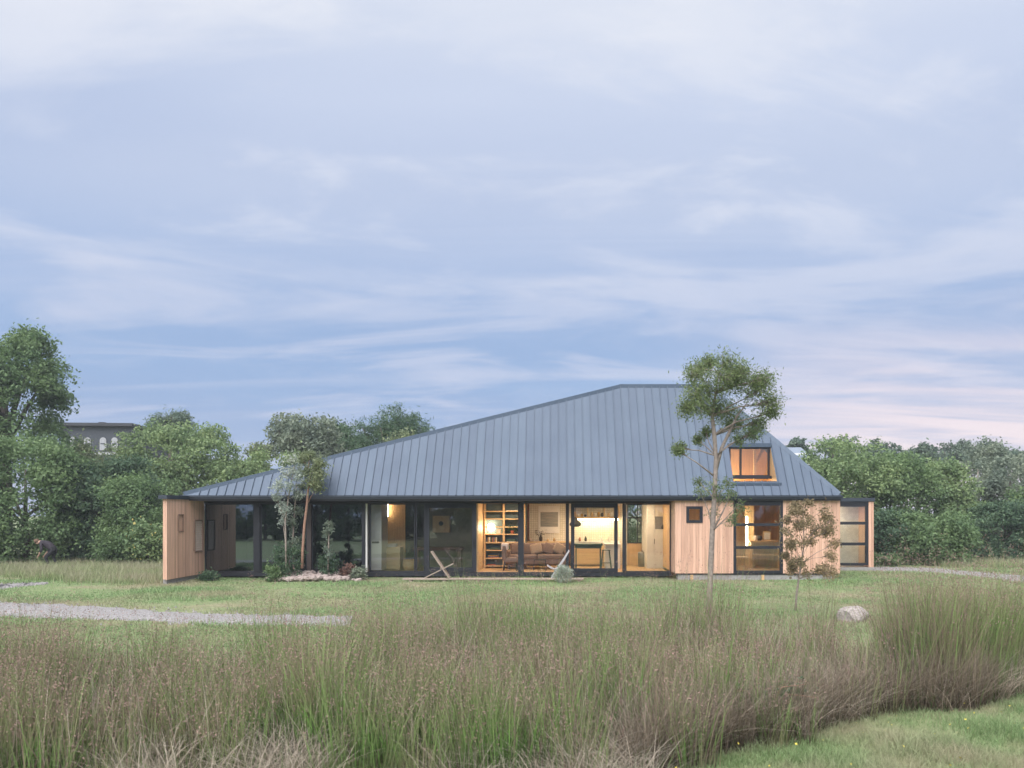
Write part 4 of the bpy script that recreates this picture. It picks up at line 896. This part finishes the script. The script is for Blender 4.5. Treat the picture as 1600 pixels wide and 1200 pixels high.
# ------------------------------------------------------------------ rushes, dry grass and turf
def blades(base, h, lean, az_, wd, seg, bend, tip0=0.12):
    """ribbons: base (n,3), height, lean (horizontal reach / height), azimuth, width"""
    n = len(base); tt = np.linspace(0, 1, seg + 1); dirx = np.cos(az_); diry = np.sin(az_)
    fa = rng.uniform(0, math.pi, n); sx, sy = np.cos(fa), np.sin(fa)
    V = np.empty((n, seg * 2 + 1, 3)); A = np.empty((n, seg * 2 + 1))
    for i, t_ in enumerate(tt):
        r_ = lean * h * (t_ * (1 - bend) + bend * t_ ** 2.2)
        z = h * t_ * (1 - .35 * bend * lean * t_ ** 2)
        c_ = np.stack([base[:, 0] + dirx * r_, base[:, 1] + diry * r_, base[:, 2] + z], -1)
        if i < seg:
            ww = wd * (1 - (1 - tip0) * t_) * .5
            off = np.stack([sx * ww, sy * ww, np.zeros(n)], -1); V[:, 2 * i] = c_ - off; V[:, 2 * i + 1] = c_ + off; A[:, 2 * i] = t_; A[:, 2 * i + 1] = t_
        else: V[:, 2 * seg] = c_; A[:, 2 * seg] = 1
    k = seg * 2 + 1; o_ = np.arange(n)[:, None] * k
    q = np.concatenate([o_ + np.array([2 * i, 2 * i + 1, 2 * i + 3, 2 * i + 2]) for i in range(seg - 1)], 0) if seg > 1 else None
    tr_ = o_ + np.array([2 * seg - 2, 2 * seg - 1, 2 * seg])
    return V.reshape(-1, 3), q, tr_, A.ravel(), V[:, -1], V[:, 2 * seg - 2]
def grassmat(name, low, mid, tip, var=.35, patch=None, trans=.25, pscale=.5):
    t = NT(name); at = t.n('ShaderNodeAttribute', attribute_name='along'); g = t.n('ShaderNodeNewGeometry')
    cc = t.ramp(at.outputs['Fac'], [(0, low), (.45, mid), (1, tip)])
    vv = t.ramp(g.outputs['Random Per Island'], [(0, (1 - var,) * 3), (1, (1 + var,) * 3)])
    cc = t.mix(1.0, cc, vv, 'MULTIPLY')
    if patch:
        f = t.noise(pscale, 4, .6); cc = t.mix(t.ramp(f, [(.44, (0, 0, 0)), (.62, (.85, .85, .85))]), cc, patch)
    t.col(cc); t.r(.7); t.b.inputs['Specular IOR Level'].default_value = .2
    tr = t.n('ShaderNodeBsdfTranslucent'); t.l(cc, tr.inputs[0]); mx = t.n('ShaderNodeMixShader'); mx.inputs[0].default_value = trans
    t.l(t.b.outputs[0], mx.inputs[1]); t.l(tr.outputs[0], mx.inputs[2]); t.l(mx.outputs[0], t.o.inputs[0]); return t.m
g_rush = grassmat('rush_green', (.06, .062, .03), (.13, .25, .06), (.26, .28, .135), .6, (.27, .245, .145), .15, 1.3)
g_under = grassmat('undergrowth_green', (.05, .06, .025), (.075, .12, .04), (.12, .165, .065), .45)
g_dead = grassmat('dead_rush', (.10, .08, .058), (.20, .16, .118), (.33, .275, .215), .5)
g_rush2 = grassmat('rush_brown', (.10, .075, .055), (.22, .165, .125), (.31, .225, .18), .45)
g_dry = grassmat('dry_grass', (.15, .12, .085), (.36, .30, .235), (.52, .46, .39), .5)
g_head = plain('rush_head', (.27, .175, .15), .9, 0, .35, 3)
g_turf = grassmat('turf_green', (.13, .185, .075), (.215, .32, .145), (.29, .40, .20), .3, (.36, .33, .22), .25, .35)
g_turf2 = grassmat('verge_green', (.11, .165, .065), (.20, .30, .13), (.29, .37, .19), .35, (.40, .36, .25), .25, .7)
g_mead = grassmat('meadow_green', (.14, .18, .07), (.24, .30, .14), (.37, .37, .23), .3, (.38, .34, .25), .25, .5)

def verge(X):      # nearest distance at which rushes grow, by X
    return np.interp(X, [-9, -4, -2, .2, .9, 1.5, 2.5, 3.37, 4.69, 5.9, 7.5], [5.6, 5.7, 6.3, 6.0, 6.4, 7.0, 7.6, 8.35, 8.55, 9.6, 10.6])
def far_edge(u):   # farthest distance, by photo column
    return np.interp(u, [-300, 0, 515, 585, 640, 760, 840, 950, 1040, 1150, 1290, 1320, 1370, 1400, 1700], [9.3, 9.4, 9.8, 12.0, 13.2, 13.4, 12.0, 11.2, 12.0, 12.2, 11.5, 9.6, 9.8, 11.2, 11.6])
# tussocks
TX = rng.uniform(-9.5, 8.2, 5200); TY = rng.uniform(5.2, 13.6, 5200)
U = CX + TX * F / TY
ok = (TY > verge(TX) + rng.normal(.12, .22, 5200)) & (TY < far_edge(U) + rng.normal(0, .35, 5200)) & (U > -160) & (U < 1760)
TX, TY, U = TX[ok], TY[ok], U[ok]
patch_n = np.sin(TX * 1.7 + .6 * TY) + np.sin(TX * .6 - 2.1 * TY + 1) + .6 * np.sin(TX * 4.3 + TY * 3.1)
dens = np.clip(1.15 - .05 * (TY - 5), .4, 1) * np.clip(.8 + .3 * patch_n, .35, 1); ok = rng.uniform(size=len(TX)) < dens
TX, TY, U = TX[ok], TY[ok], U[ok]
right = (U > 1392) & (TY > 8.3); back = TY > 10.2
TH = np.where(right, rng.normal(1.36, .10, len(TX)), np.where(back, rng.normal(.98, .18, len(TX)), rng.normal(.84, .15, len(TX))))
TH *= np.where((U > 1000) & (U < 1370) & (TY < 9.5), .82, 1); TH *= np.where((U > 1290) & (U < 1370) & (TY > 9), .85, 1)
pn = np.sin(TX * 1.9 + .8 * TY) + np.sin(TX * .7 - 1.7 * TY + 1) + .8 * np.sin(TX * 4.9 + TY * 2.6)
TH *= np.clip(1 + .13 * pn, .62, 1.28)
cnt = np.where(right, 48, np.where(back, 24, 34)); idx = np.repeat(np.arange(len(TX)), cnt); n = len(idx)
ra = rng.uniform(0, 2 * math.pi, n); rr = rng.uniform(0, 1, n) ** .5 * .17
base = np.stack([TX[idx] + np.cos(ra) * rr, TY[idx] + np.sin(ra) * rr, np.full(n, -.02)], -1)
hh = TH[idx] * rng.uniform(.5, 1.15, n); azb = ra + rng.normal(0, .7, n)
lean = np.abs(rng.normal(.15, .14, n)) + .45 * rr
brown = rng.uniform(size=n) < np.clip(.06 + .22 * np.sin(TX[idx] * 1.3 + TY[idx]) + np.where(U[idx] > 1000, .10, 0), .05, .5)
def grow(name, sel, wd, seg, bend, mat, label):
    v, q, tr_, A, tips, _ = blades(base[sel], hh[sel], lean[sel], azb[sel], wd * rng.uniform(.7, 1.3, sel.sum()), seg, bend)
    o = link(name, fast_mesh(name, v, q, tr_, A), mat); tag(o, label, 'rushes', kind='stuff'); return tips
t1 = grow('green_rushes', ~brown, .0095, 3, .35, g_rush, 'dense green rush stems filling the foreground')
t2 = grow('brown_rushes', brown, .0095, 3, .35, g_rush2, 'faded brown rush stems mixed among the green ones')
# loose brown flower heads near the stem tops
tips = np.concatenate([t1, t2]); sel = rng.uniform(size=len(tips)) < .52; hp_ = tips[sel] - np.array([0, 0, .05])
hp_ = np.repeat(hp_, 8, 0) + rng.normal(size=(len(hp_) * 8, 3)) * (.024, .024, .042)
o = leaf_obj('rush_flowers', hp_, .020, .38, g_head, None); tag(o, 'brown rush flower clusters floating over the foreground stems', 'rushes', kind='stuff')
# pale dry grass, arching and tangled, mostly along the near edge
nd_ = 26000; bxv = rng.uniform(-6, 7.2, nd_); d_ = np.abs(rng.normal(0, 1, nd_)); byv = np.where(bxv > 1.0, verge(bxv) - .1 + d_ * .65, 5.5 + d_ * 1.0)
uu = CX + bxv * F / byv; ok = (byv < 9.9) & (uu > -120) & (uu < 1720)
clu = np.sin(bxv * 2.3 + 1.0) + np.sin(bxv * 5.1 + byv * 2) + rng.normal(0, .7, nd_); ok &= clu > .55
bb = np.stack([bxv, byv, np.full(nd_, -.02)], -1)[ok]; m = len(bb)
v, q, tr_, A, tp_, _ = blades(bb, rng.uniform(.2, .62, m), np.abs(rng.normal(.9, .5, m)), rng.uniform(0, 6.28, m), rng.uniform(.004, .009, m), 5, .75)
o = link('dry_grass', fast_mesh('dry_grass', v, q, tr_, A), g_dry); tag(o, 'pale dead grass arching along the near edge of the rushes', 'grass', kind='stuff')
m = 9500; bxv = rng.uniform(.6, 5.2, m); byv = verge(bxv) + np.abs(rng.normal(.1, .45, m)); bb = np.stack([bxv, byv, np.full(m, -.02)], -1)
v, q, tr_, A, tp_, _ = blades(bb, rng.uniform(.25, .8, m), np.abs(rng.normal(.55, .4, m)), rng.uniform(0, 6.28, m), rng.uniform(.005, .010, m), 4, .65)
o = link('dead_rushes', fast_mesh('dead_rushes', v, q, tr_, A), g_dead); tag(o, 'tangled dead brown rushes along the verge side of the bank', 'rushes', kind='stuff')
nd_ = 9000; bxv = rng.uniform(-8, 8, nd_); byv = rng.uniform(5.5, 12, nd_); uu = CX + bxv * F / byv
ok = (byv > verge(bxv) + .1) & (byv < far_edge(uu)); bb = np.stack([bxv, byv, np.full(nd_, -.02)], -1)[ok]; m = len(bb)
v, q, tr_, A, tp_, _ = blades(bb, rng.uniform(.6, 1.05, m), np.abs(rng.normal(.3, .22, m)), rng.uniform(0, 6.28, m), rng.uniform(.004, .007, m), 4, .6)
o = link('dry_stalks', fast_mesh('dry_stalks', v, q, tr_, A), g_dry); tag(o, 'straw coloured stalks standing scattered through the rushes', 'grass', kind='stuff')
# litter and undergrowth at the rush feet
m = 26000; bxv = rng.uniform(-8, 8, m); byv = rng.uniform(4.5, 12.5, m); uu = CX + bxv * F / byv; ok = ((byv > verge(bxv) - .05) | (bxv < .9)) & (byv < far_edge(uu) + .3)
bb = np.stack([bxv, byv, np.zeros(m)], -1)[ok]; m = len(bb)
v, q, tr_, A, tp_, _ = blades(bb, rng.uniform(.12, .45, m), np.abs(rng.normal(.5, .4, m)), rng.uniform(0, 6.28, m), rng.uniform(.006, .014, m), 3, .6)
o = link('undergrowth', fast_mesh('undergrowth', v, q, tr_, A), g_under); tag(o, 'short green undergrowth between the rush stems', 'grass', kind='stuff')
# bramble in the near corner of the rushes
T = empty('bramble', (px(1175, 7.4), 7.5, 0)); tag(T, 'dark leafy bramble sprawling at the near edge of the rushes', 'bramble')
p, q = crown_points((px(1178, 7.9), 7.85, .22), .50, .30, .26, 9, 900, -.5, .45, .10); leaf_obj('foliage', p, .05, .7, LM['dark'], T, q * .4)
mb = MB()
for k in range(14):
    a = random.uniform(0, 6.28); e_ = Vector((math.cos(a) * .6, math.sin(a) * .4, random.uniform(.1, .6))); s_ = Vector((px(1178, 7.9), 7.75, 0)); mb.tube([s_, s_ + e_ * .5 + Vector((0, 0, .2)), s_ + e_], [.006, .005, .002], 5)
mb.build('cane', bark_r, T)
# mown lawn blades
nl_ = 230000; ly = 10 + 23 * rng.uniform(0, 1, nl_) ** 1.15; lx = (rng.uniform(-60, 1660, nl_) - CX) * ly / F
def on_path(x, y_):
    y_ = y_ + rng.normal(0, .22, len(y_)); u = CX + x * F / y_; v_ = HY + EYE * F / y_
    a = (u < 550) & (v_ > np.interp(u, [-260, 0, 150, 300, 430, 548], [930, 938, 945, 955, 959, 962]) + .8) & (v_ < np.interp(u, [-260, 0, 150, 300, 430, 548], [956, 962, 967, 973, 976, 976]) - .8)
    b = (u < 72) & (v_ > 912) & (v_ < np.interp(u, [-260, 0, 75], [924, 919, 912]))
    c_ = (u > 1318) & (v_ > np.interp(u, [1318, 1450, 1520, 1610], [885, 886.5, 892.5, 899.5])) & (v_ < np.interp(u, [1318, 1450, 1520, 1610], [889, 893, 900, 909]))
    return a | b | c_
hs = (ly > DG - .2) & (lx > XL) & (lx < XR) | (ly > DF) & (lx > FXL - .1) & (lx < FXR) | (ly > DW) & (lx > 0) & (lx < wg2)
ok = ~on_path(lx, ly) & ~hs & ~((ly > 24.5) & (ly < 24.9) & (lx > px(630, 24.7)) & (lx < px(912, 24.7)))
bb = np.stack([lx, ly, np.full(nl_, -.03)], -1)[ok]; m = len(bb)
patchh = .6 + .5 * (np.sin(bb[:, 0] * .8) * np.cos(bb[:, 1] * .9 + bb[:, 0] * .3) > .2)
v, q, tr_, A, tp_, _ = blades(bb, rng.uniform(.045, .10, m) * patchh, np.abs(rng.normal(.5, .4, m)), rng.uniform(0, 6.28, m), .012 + .0007 * bb[:, 1], 1, .3, .9)
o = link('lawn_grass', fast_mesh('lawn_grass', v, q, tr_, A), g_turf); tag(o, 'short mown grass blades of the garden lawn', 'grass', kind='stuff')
# near verge
nv = 110000; vy = 5.4 + 5.4 * rng.uniform(0, 1, nv) ** 1.2; vx = rng.uniform(.6, 8.0, nv); ok = (vy < verge(vx) + .25)
bb = np.stack([vx, vy, np.full(nv, -.03)], -1)[ok]; m = len(bb)
tuf = .55 + .6 * np.clip(np.sin(bb[:, 0] * 3.1) * np.sin(bb[:, 1] * 3.7 + bb[:, 0]) + .3, 0, 1)
v, q, tr_, A, tp_, _ = blades(bb, rng.uniform(.07, .17, m) * tuf, np.abs(rng.normal(.55, .45, m)), rng.uniform(0, 6.28, m), rng.uniform(.004, .008, m), 3, .5)
o = link('verge_grass', fast_mesh('verge_grass', v, q, tr_, A), g_turf2); tag(o, 'fresh green verge grass in front of the rush bank', 'grass', kind='stuff')
s_ = rng.choice(m, 110); o = leaf_obj('verge_flowers', bb[s_] + (0, 0, .12), .022, .9, plain('buttercup', (.6, .5, .08), .7), None, None, 1.5); tag(o, 'tiny yellow flowers dotted over the verge grass', 'flowers', kind='stuff')
# uncut meadow by the hedges
m = 42000; my = rng.uniform(23, 34, m); u_ = np.where(rng.uniform(size=m) < .6, rng.uniform(-80, 300, m), rng.uniform(1380, 1680, m)); mx_ = (u_ - CX) * my / F
ok = ~on_path(mx_, my) & ((u_ > 1000) & (my > 30.2) & (u_ > 1480 - (my - 30) * 15) | (u_ < 400) & (mx_ < XL - .25) & (my > 24.5 + rng.normal(0, .8, m) + np.clip((120 - u_) * .02, 0, 2)))
bb = np.stack([mx_, my, np.full(m, -.03)], -1)[ok]; m = len(bb)
v, q, tr_, A, tp_, _ = blades(bb, rng.uniform(.15, .42, m), np.abs(rng.normal(.4, .3, m)), rng.uniform(0, 6.28, m), rng.uniform(.015, .03, m), 2, .5)
o = link('meadow_grass', fast_mesh('meadow_grass', v, q, tr_, A), g_mead); tag(o, 'uncut pale meadow grass at the foot of the hedges', 'grass', kind='stuff')

# ------------------------------------------------------------------ neighbouring houses
NY = 56.0
nh = empty('neighbour_house', (px(150, NY), NY, 0)); tag(nh, 'dark grey neighbouring house with small arched windows among the trees', 'house')
nwall = plain('grey_weatherboard', (.05, .057, .072), .7); nroof = plain('black_roofing', (.03, .032, .04), .6)
nx0, nx1 = px(96, NY), px(209, NY)
MB().box(nx0, nx1, NY, NY + 8, 0, pz(664, NY)).build('wall', nwall, nh)
MB().poly([(nx0 - .2, NY - .4, pz(661, NY)), (nx1 + .1, NY - .4, pz(662, NY)), (nx1 + .5, NY + 8.3, pz(672, NY)), (nx0 - .2, NY + 8.3, pz(672, NY))], (0, 0, -.22)).build('roof', nroof, nh)
MB().box(px(141, NY), px(150, NY), NY + 1, NY + 1.4, pz(661, NY) - .2, pz(657, NY)).build('chimney', nroof, nh)
MB().box(nx0, nx1, NY - .06, NY - .004, pz(711, NY), pz(707, NY)).build('trim', plain('pale_trim', (.4, .4, .42), .6), nh)
def arched(xa, xb, ya, yb_):
    w_ = empty('window', (px(xa, NY), NY, pz(yb_, NY)), nh); x0, x1 = px(xa, NY), px(xb, NY); z0, z1 = pz(yb_, NY), pz(ya, NY); r_ = (x1 - x0) / 2; mx_ = (x0 + x1) / 2
    def arch(g, y0): return [(x0 - g, y0, z0 - g), (x1 + g, y0, z0 - g)] + [(mx_ + (r_ + g) * math.cos(a), y0, z1 - r_ + (r_ + g) * math.sin(a)) for a in np.linspace(0, math.pi, 7)]
    MB().poly(arch(.07, NY - .06), (0, .05, 0)).build('frame', MATS['pale_curtain_frame'] if 'pale_curtain_frame' in MATS else plain('pale_curtain_frame', (.4, .4, .42), .6), w_); MB().poly(arch(0, NY - .075), (0, .012, 0)).build('pane', plain('pale_curtain', (.34, .34, .37), .3) if 'pale_curtain' not in MATS else MATS['pale_curtain'], w_)
    MB().box(x0, x1, NY - .09, NY - .077, (z0 + z1) / 2 - .04, (z0 + z1) / 2 + .04).build('glazing_bar', nwall, w_)
arched(111.5, 118, 684, 702); arched(133.5, 141, 685, 702); arched(158, 165, 685, 702); arched(176, 183, 685, 702)
n2 = empty('pale_roof_house', (px(1240, 52), 52, 0)); tag(n2, 'distant house whose pale blue roof shows beside the roof hip', 'house')
MB().box(px(1222, 52), px(1262, 52), 52, 56, 0, pz(708, 52)).build('wall', white_p, n2)
MB().poly([(px(1218, 52), 51.7, pz(713, 52)), (px(1266, 52), 51.7, pz(713, 52)), (px(1266, 52), 54, pz(699, 54)), (px(1218, 52), 54, pz(699, 54))], (0, 0, -.15)).poly([(px(1218, 52), 56.3, pz(713, 52)), (px(1266, 52), 56.3, pz(713, 52)), (px(1266, 52), 54.02, pz(699, 54)), (px(1218, 52), 54.02, pz(699, 54))], (0, 0, -.15)).build('roof', plain('pale_blue_roof', (.20, .24, .30), .5), n2)
MB().box(px(1236, 52), px(1244, 52), 51.95, 51.99, pz(722, 52), pz(713, 52)).build('window', frame_m, n2)

# ------------------------------------------------------------------ the stooping person
PY = 30.6; PX0 = px(80, PY)
bm_j = {'pel': (0.12, 0, .72, .15, .17), 'waist': (-.02, 0, .84, .135, .16), 'chest': (-.20, 0, .97, .15, .18), 'neckb': (-.36, 0, 1.02, .075, .085), 'neck': (-.43, 0, 1.01, .055, .055), 'head': (-.52, 0, 1.00, .085, .09), 'crown': (-.62, 0, .99, .075, .075)}
edges = [('pel', 'waist'), ('waist', 'chest'), ('chest', 'neckb'), ('neckb', 'neck'), ('neck', 'head'), ('head', 'crown')]
for s_, k in ((-1, 'l'), (1, 'r')):
    bm_j.update({'hip' + k: (.12, .09 * s_, .66, .10, .10), 'knee' + k: (-.08 + .08 * s_, .11 * s_, .40, .07, .07), 'ankle' + k: (.08 + .1 * s_, .11 * s_, .07, .045, .045), 'toe' + k: (-.08 + .1 * s_, .12 * s_, .03, .035, .045),
                 'sho' + k: (-.28, .19 * s_, .97, .075, .075), 'elb' + k: (-.22, .25 * s_, .70, .05, .05), 'wri' + k: (-.36, .19 * s_, .50, .032, .032), 'palm' + k: (-.40, .18 * s_, .43, .022, .036)})
    edges += [('pel', 'hip' + k), ('hip' + k, 'knee' + k), ('knee' + k, 'ankle' + k), ('ankle' + k, 'toe' + k), ('chest', 'sho' + k), ('sho' + k, 'elb' + k), ('elb' + k, 'wri' + k), ('wri' + k, 'palm' + k)]
    for f_ in range(4):
        bm_j['f%d%s' % (f_, k)] = (-.425 - .012 * f_, .18 * s_ + (f_ - 1.5) * .019, .385 + .006 * abs(f_ - 1), .009, .009); bm_j['g%d%s' % (f_, k)] = (-.415 - .012 * f_, .18 * s_ + (f_ - 1.5) * .019, .335 + .01 * abs(f_ - 1), .008, .008)
        edges += [('palm' + k, 'f%d%s' % (f_, k)), ('f%d%s' % (f_, k), 'g%d%s' % (f_, k))]
    bm_j['t' + k] = (-.445, .16 * s_, .43, .009, .009); edges.append(('palm' + k, 't' + k))
bm_j['nose'] = (-.56, 0, .905, .014, .014); edges.append(('head', 'nose'))
keys = list(bm_j); me = bpy.data.meshes.new('body'); me.from_pydata([bm_j[k][:3] for k in keys], [(keys.index(a), keys.index(b)) for a, b in edges], [])
tmp = bpy.data.objects.new('body_tmp', me); COL.objects.link(tmp)
sk = tmp.modifiers.new('skin', 'SKIN'); sk.use_smooth_shade = True
for i, k in enumerate(keys): me.skin_vertices[0].data[i].radius = bm_j[k][3:5]; me.skin_vertices[0].data[i].use_root = (k == 'pel')
tmp.modifiers.new('sub', 'SUBSURF').levels = 1
dg = bpy.context.evaluated_depsgraph_get(); bme = bpy.data.meshes.new_from_object(tmp.evaluated_get(dg)); bpy.data.objects.remove(tmp)
skinm = plain('skin', (.42, .26, .19), .6); knit = plain('plum_black_knit', (.035, .028, .038), .9); trous = plain('black_trousers', (.018, .018, .022), .9); hairm = plain('brown_hair', (.13, .08, .05), .8)
bme.materials.clear()
for m_ in (knit, trous, skinm, hairm): bme.materials.append(m_)
kk = np.array([bm_j[k][:3] for k in keys])
for p_ in bme.polygons:
    k = keys[int(np.argmin(((kk - np.array(p_.center)) ** 2).sum(1)))]
    if k[:3] in ('hip', 'kne', 'ank', 'toe', 'pel'): p_.material_index = 1
    elif k in ('head', 'crown', 'nose', 'neck') or k[:4] in ('wril', 'wrir', 'palm') or k[0] in 'fgt' : p_.material_index = 2
P_ = empty('person', (PX0, PY, 0)); tag(P_, 'person in dark sweater and black trousers stooping by the hedge', 'person')
pb = bpy.data.objects.new('body', bme); COL.objects.link(pb); pb.parent = P_
hb = bmesh.new(); bmesh.ops.create_icosphere(hb, subdivisions=3, radius=.105)
for vv in hb.verts: vv.co.x *= 1.0; vv.co.z *= .85; vv.co += Vector((0, 0, .02 * math.sin(vv.co.x * 60)))
hm = bpy.data.meshes.new('hair'); hb.to_mesh(hm); hb.free(); hm.materials.append(hairm); hm.shade_smooth()
ho = bpy.data.objects.new('hair', hm); COL.objects.link(ho); ho.parent = P_; ho.location = (-.575, 0, 1.04)

# ------------------------------------------------------------------ evening air
hz = MB().box(-120, 120, -40, 130, -1.2, 14.5).build('haze', None); tag(hz, 'thin pale evening haze over the garden', 'haze', kind='stuff')
hmt = bpy.data.materials.new('haze_air'); hmt.use_nodes = True; ht = hmt.node_tree
ht.nodes.remove(ht.nodes['Principled BSDF']); pv = ht.nodes.new('ShaderNodeVolumePrincipled'); pv.inputs['Color'].default_value = (.86, .91, 1, 1); pv.inputs['Density'].default_value = .0010
ht.links.new(pv.outputs[0], ht.nodes['Material Output'].inputs['Volume']); hz.data.materials.append(hmt)
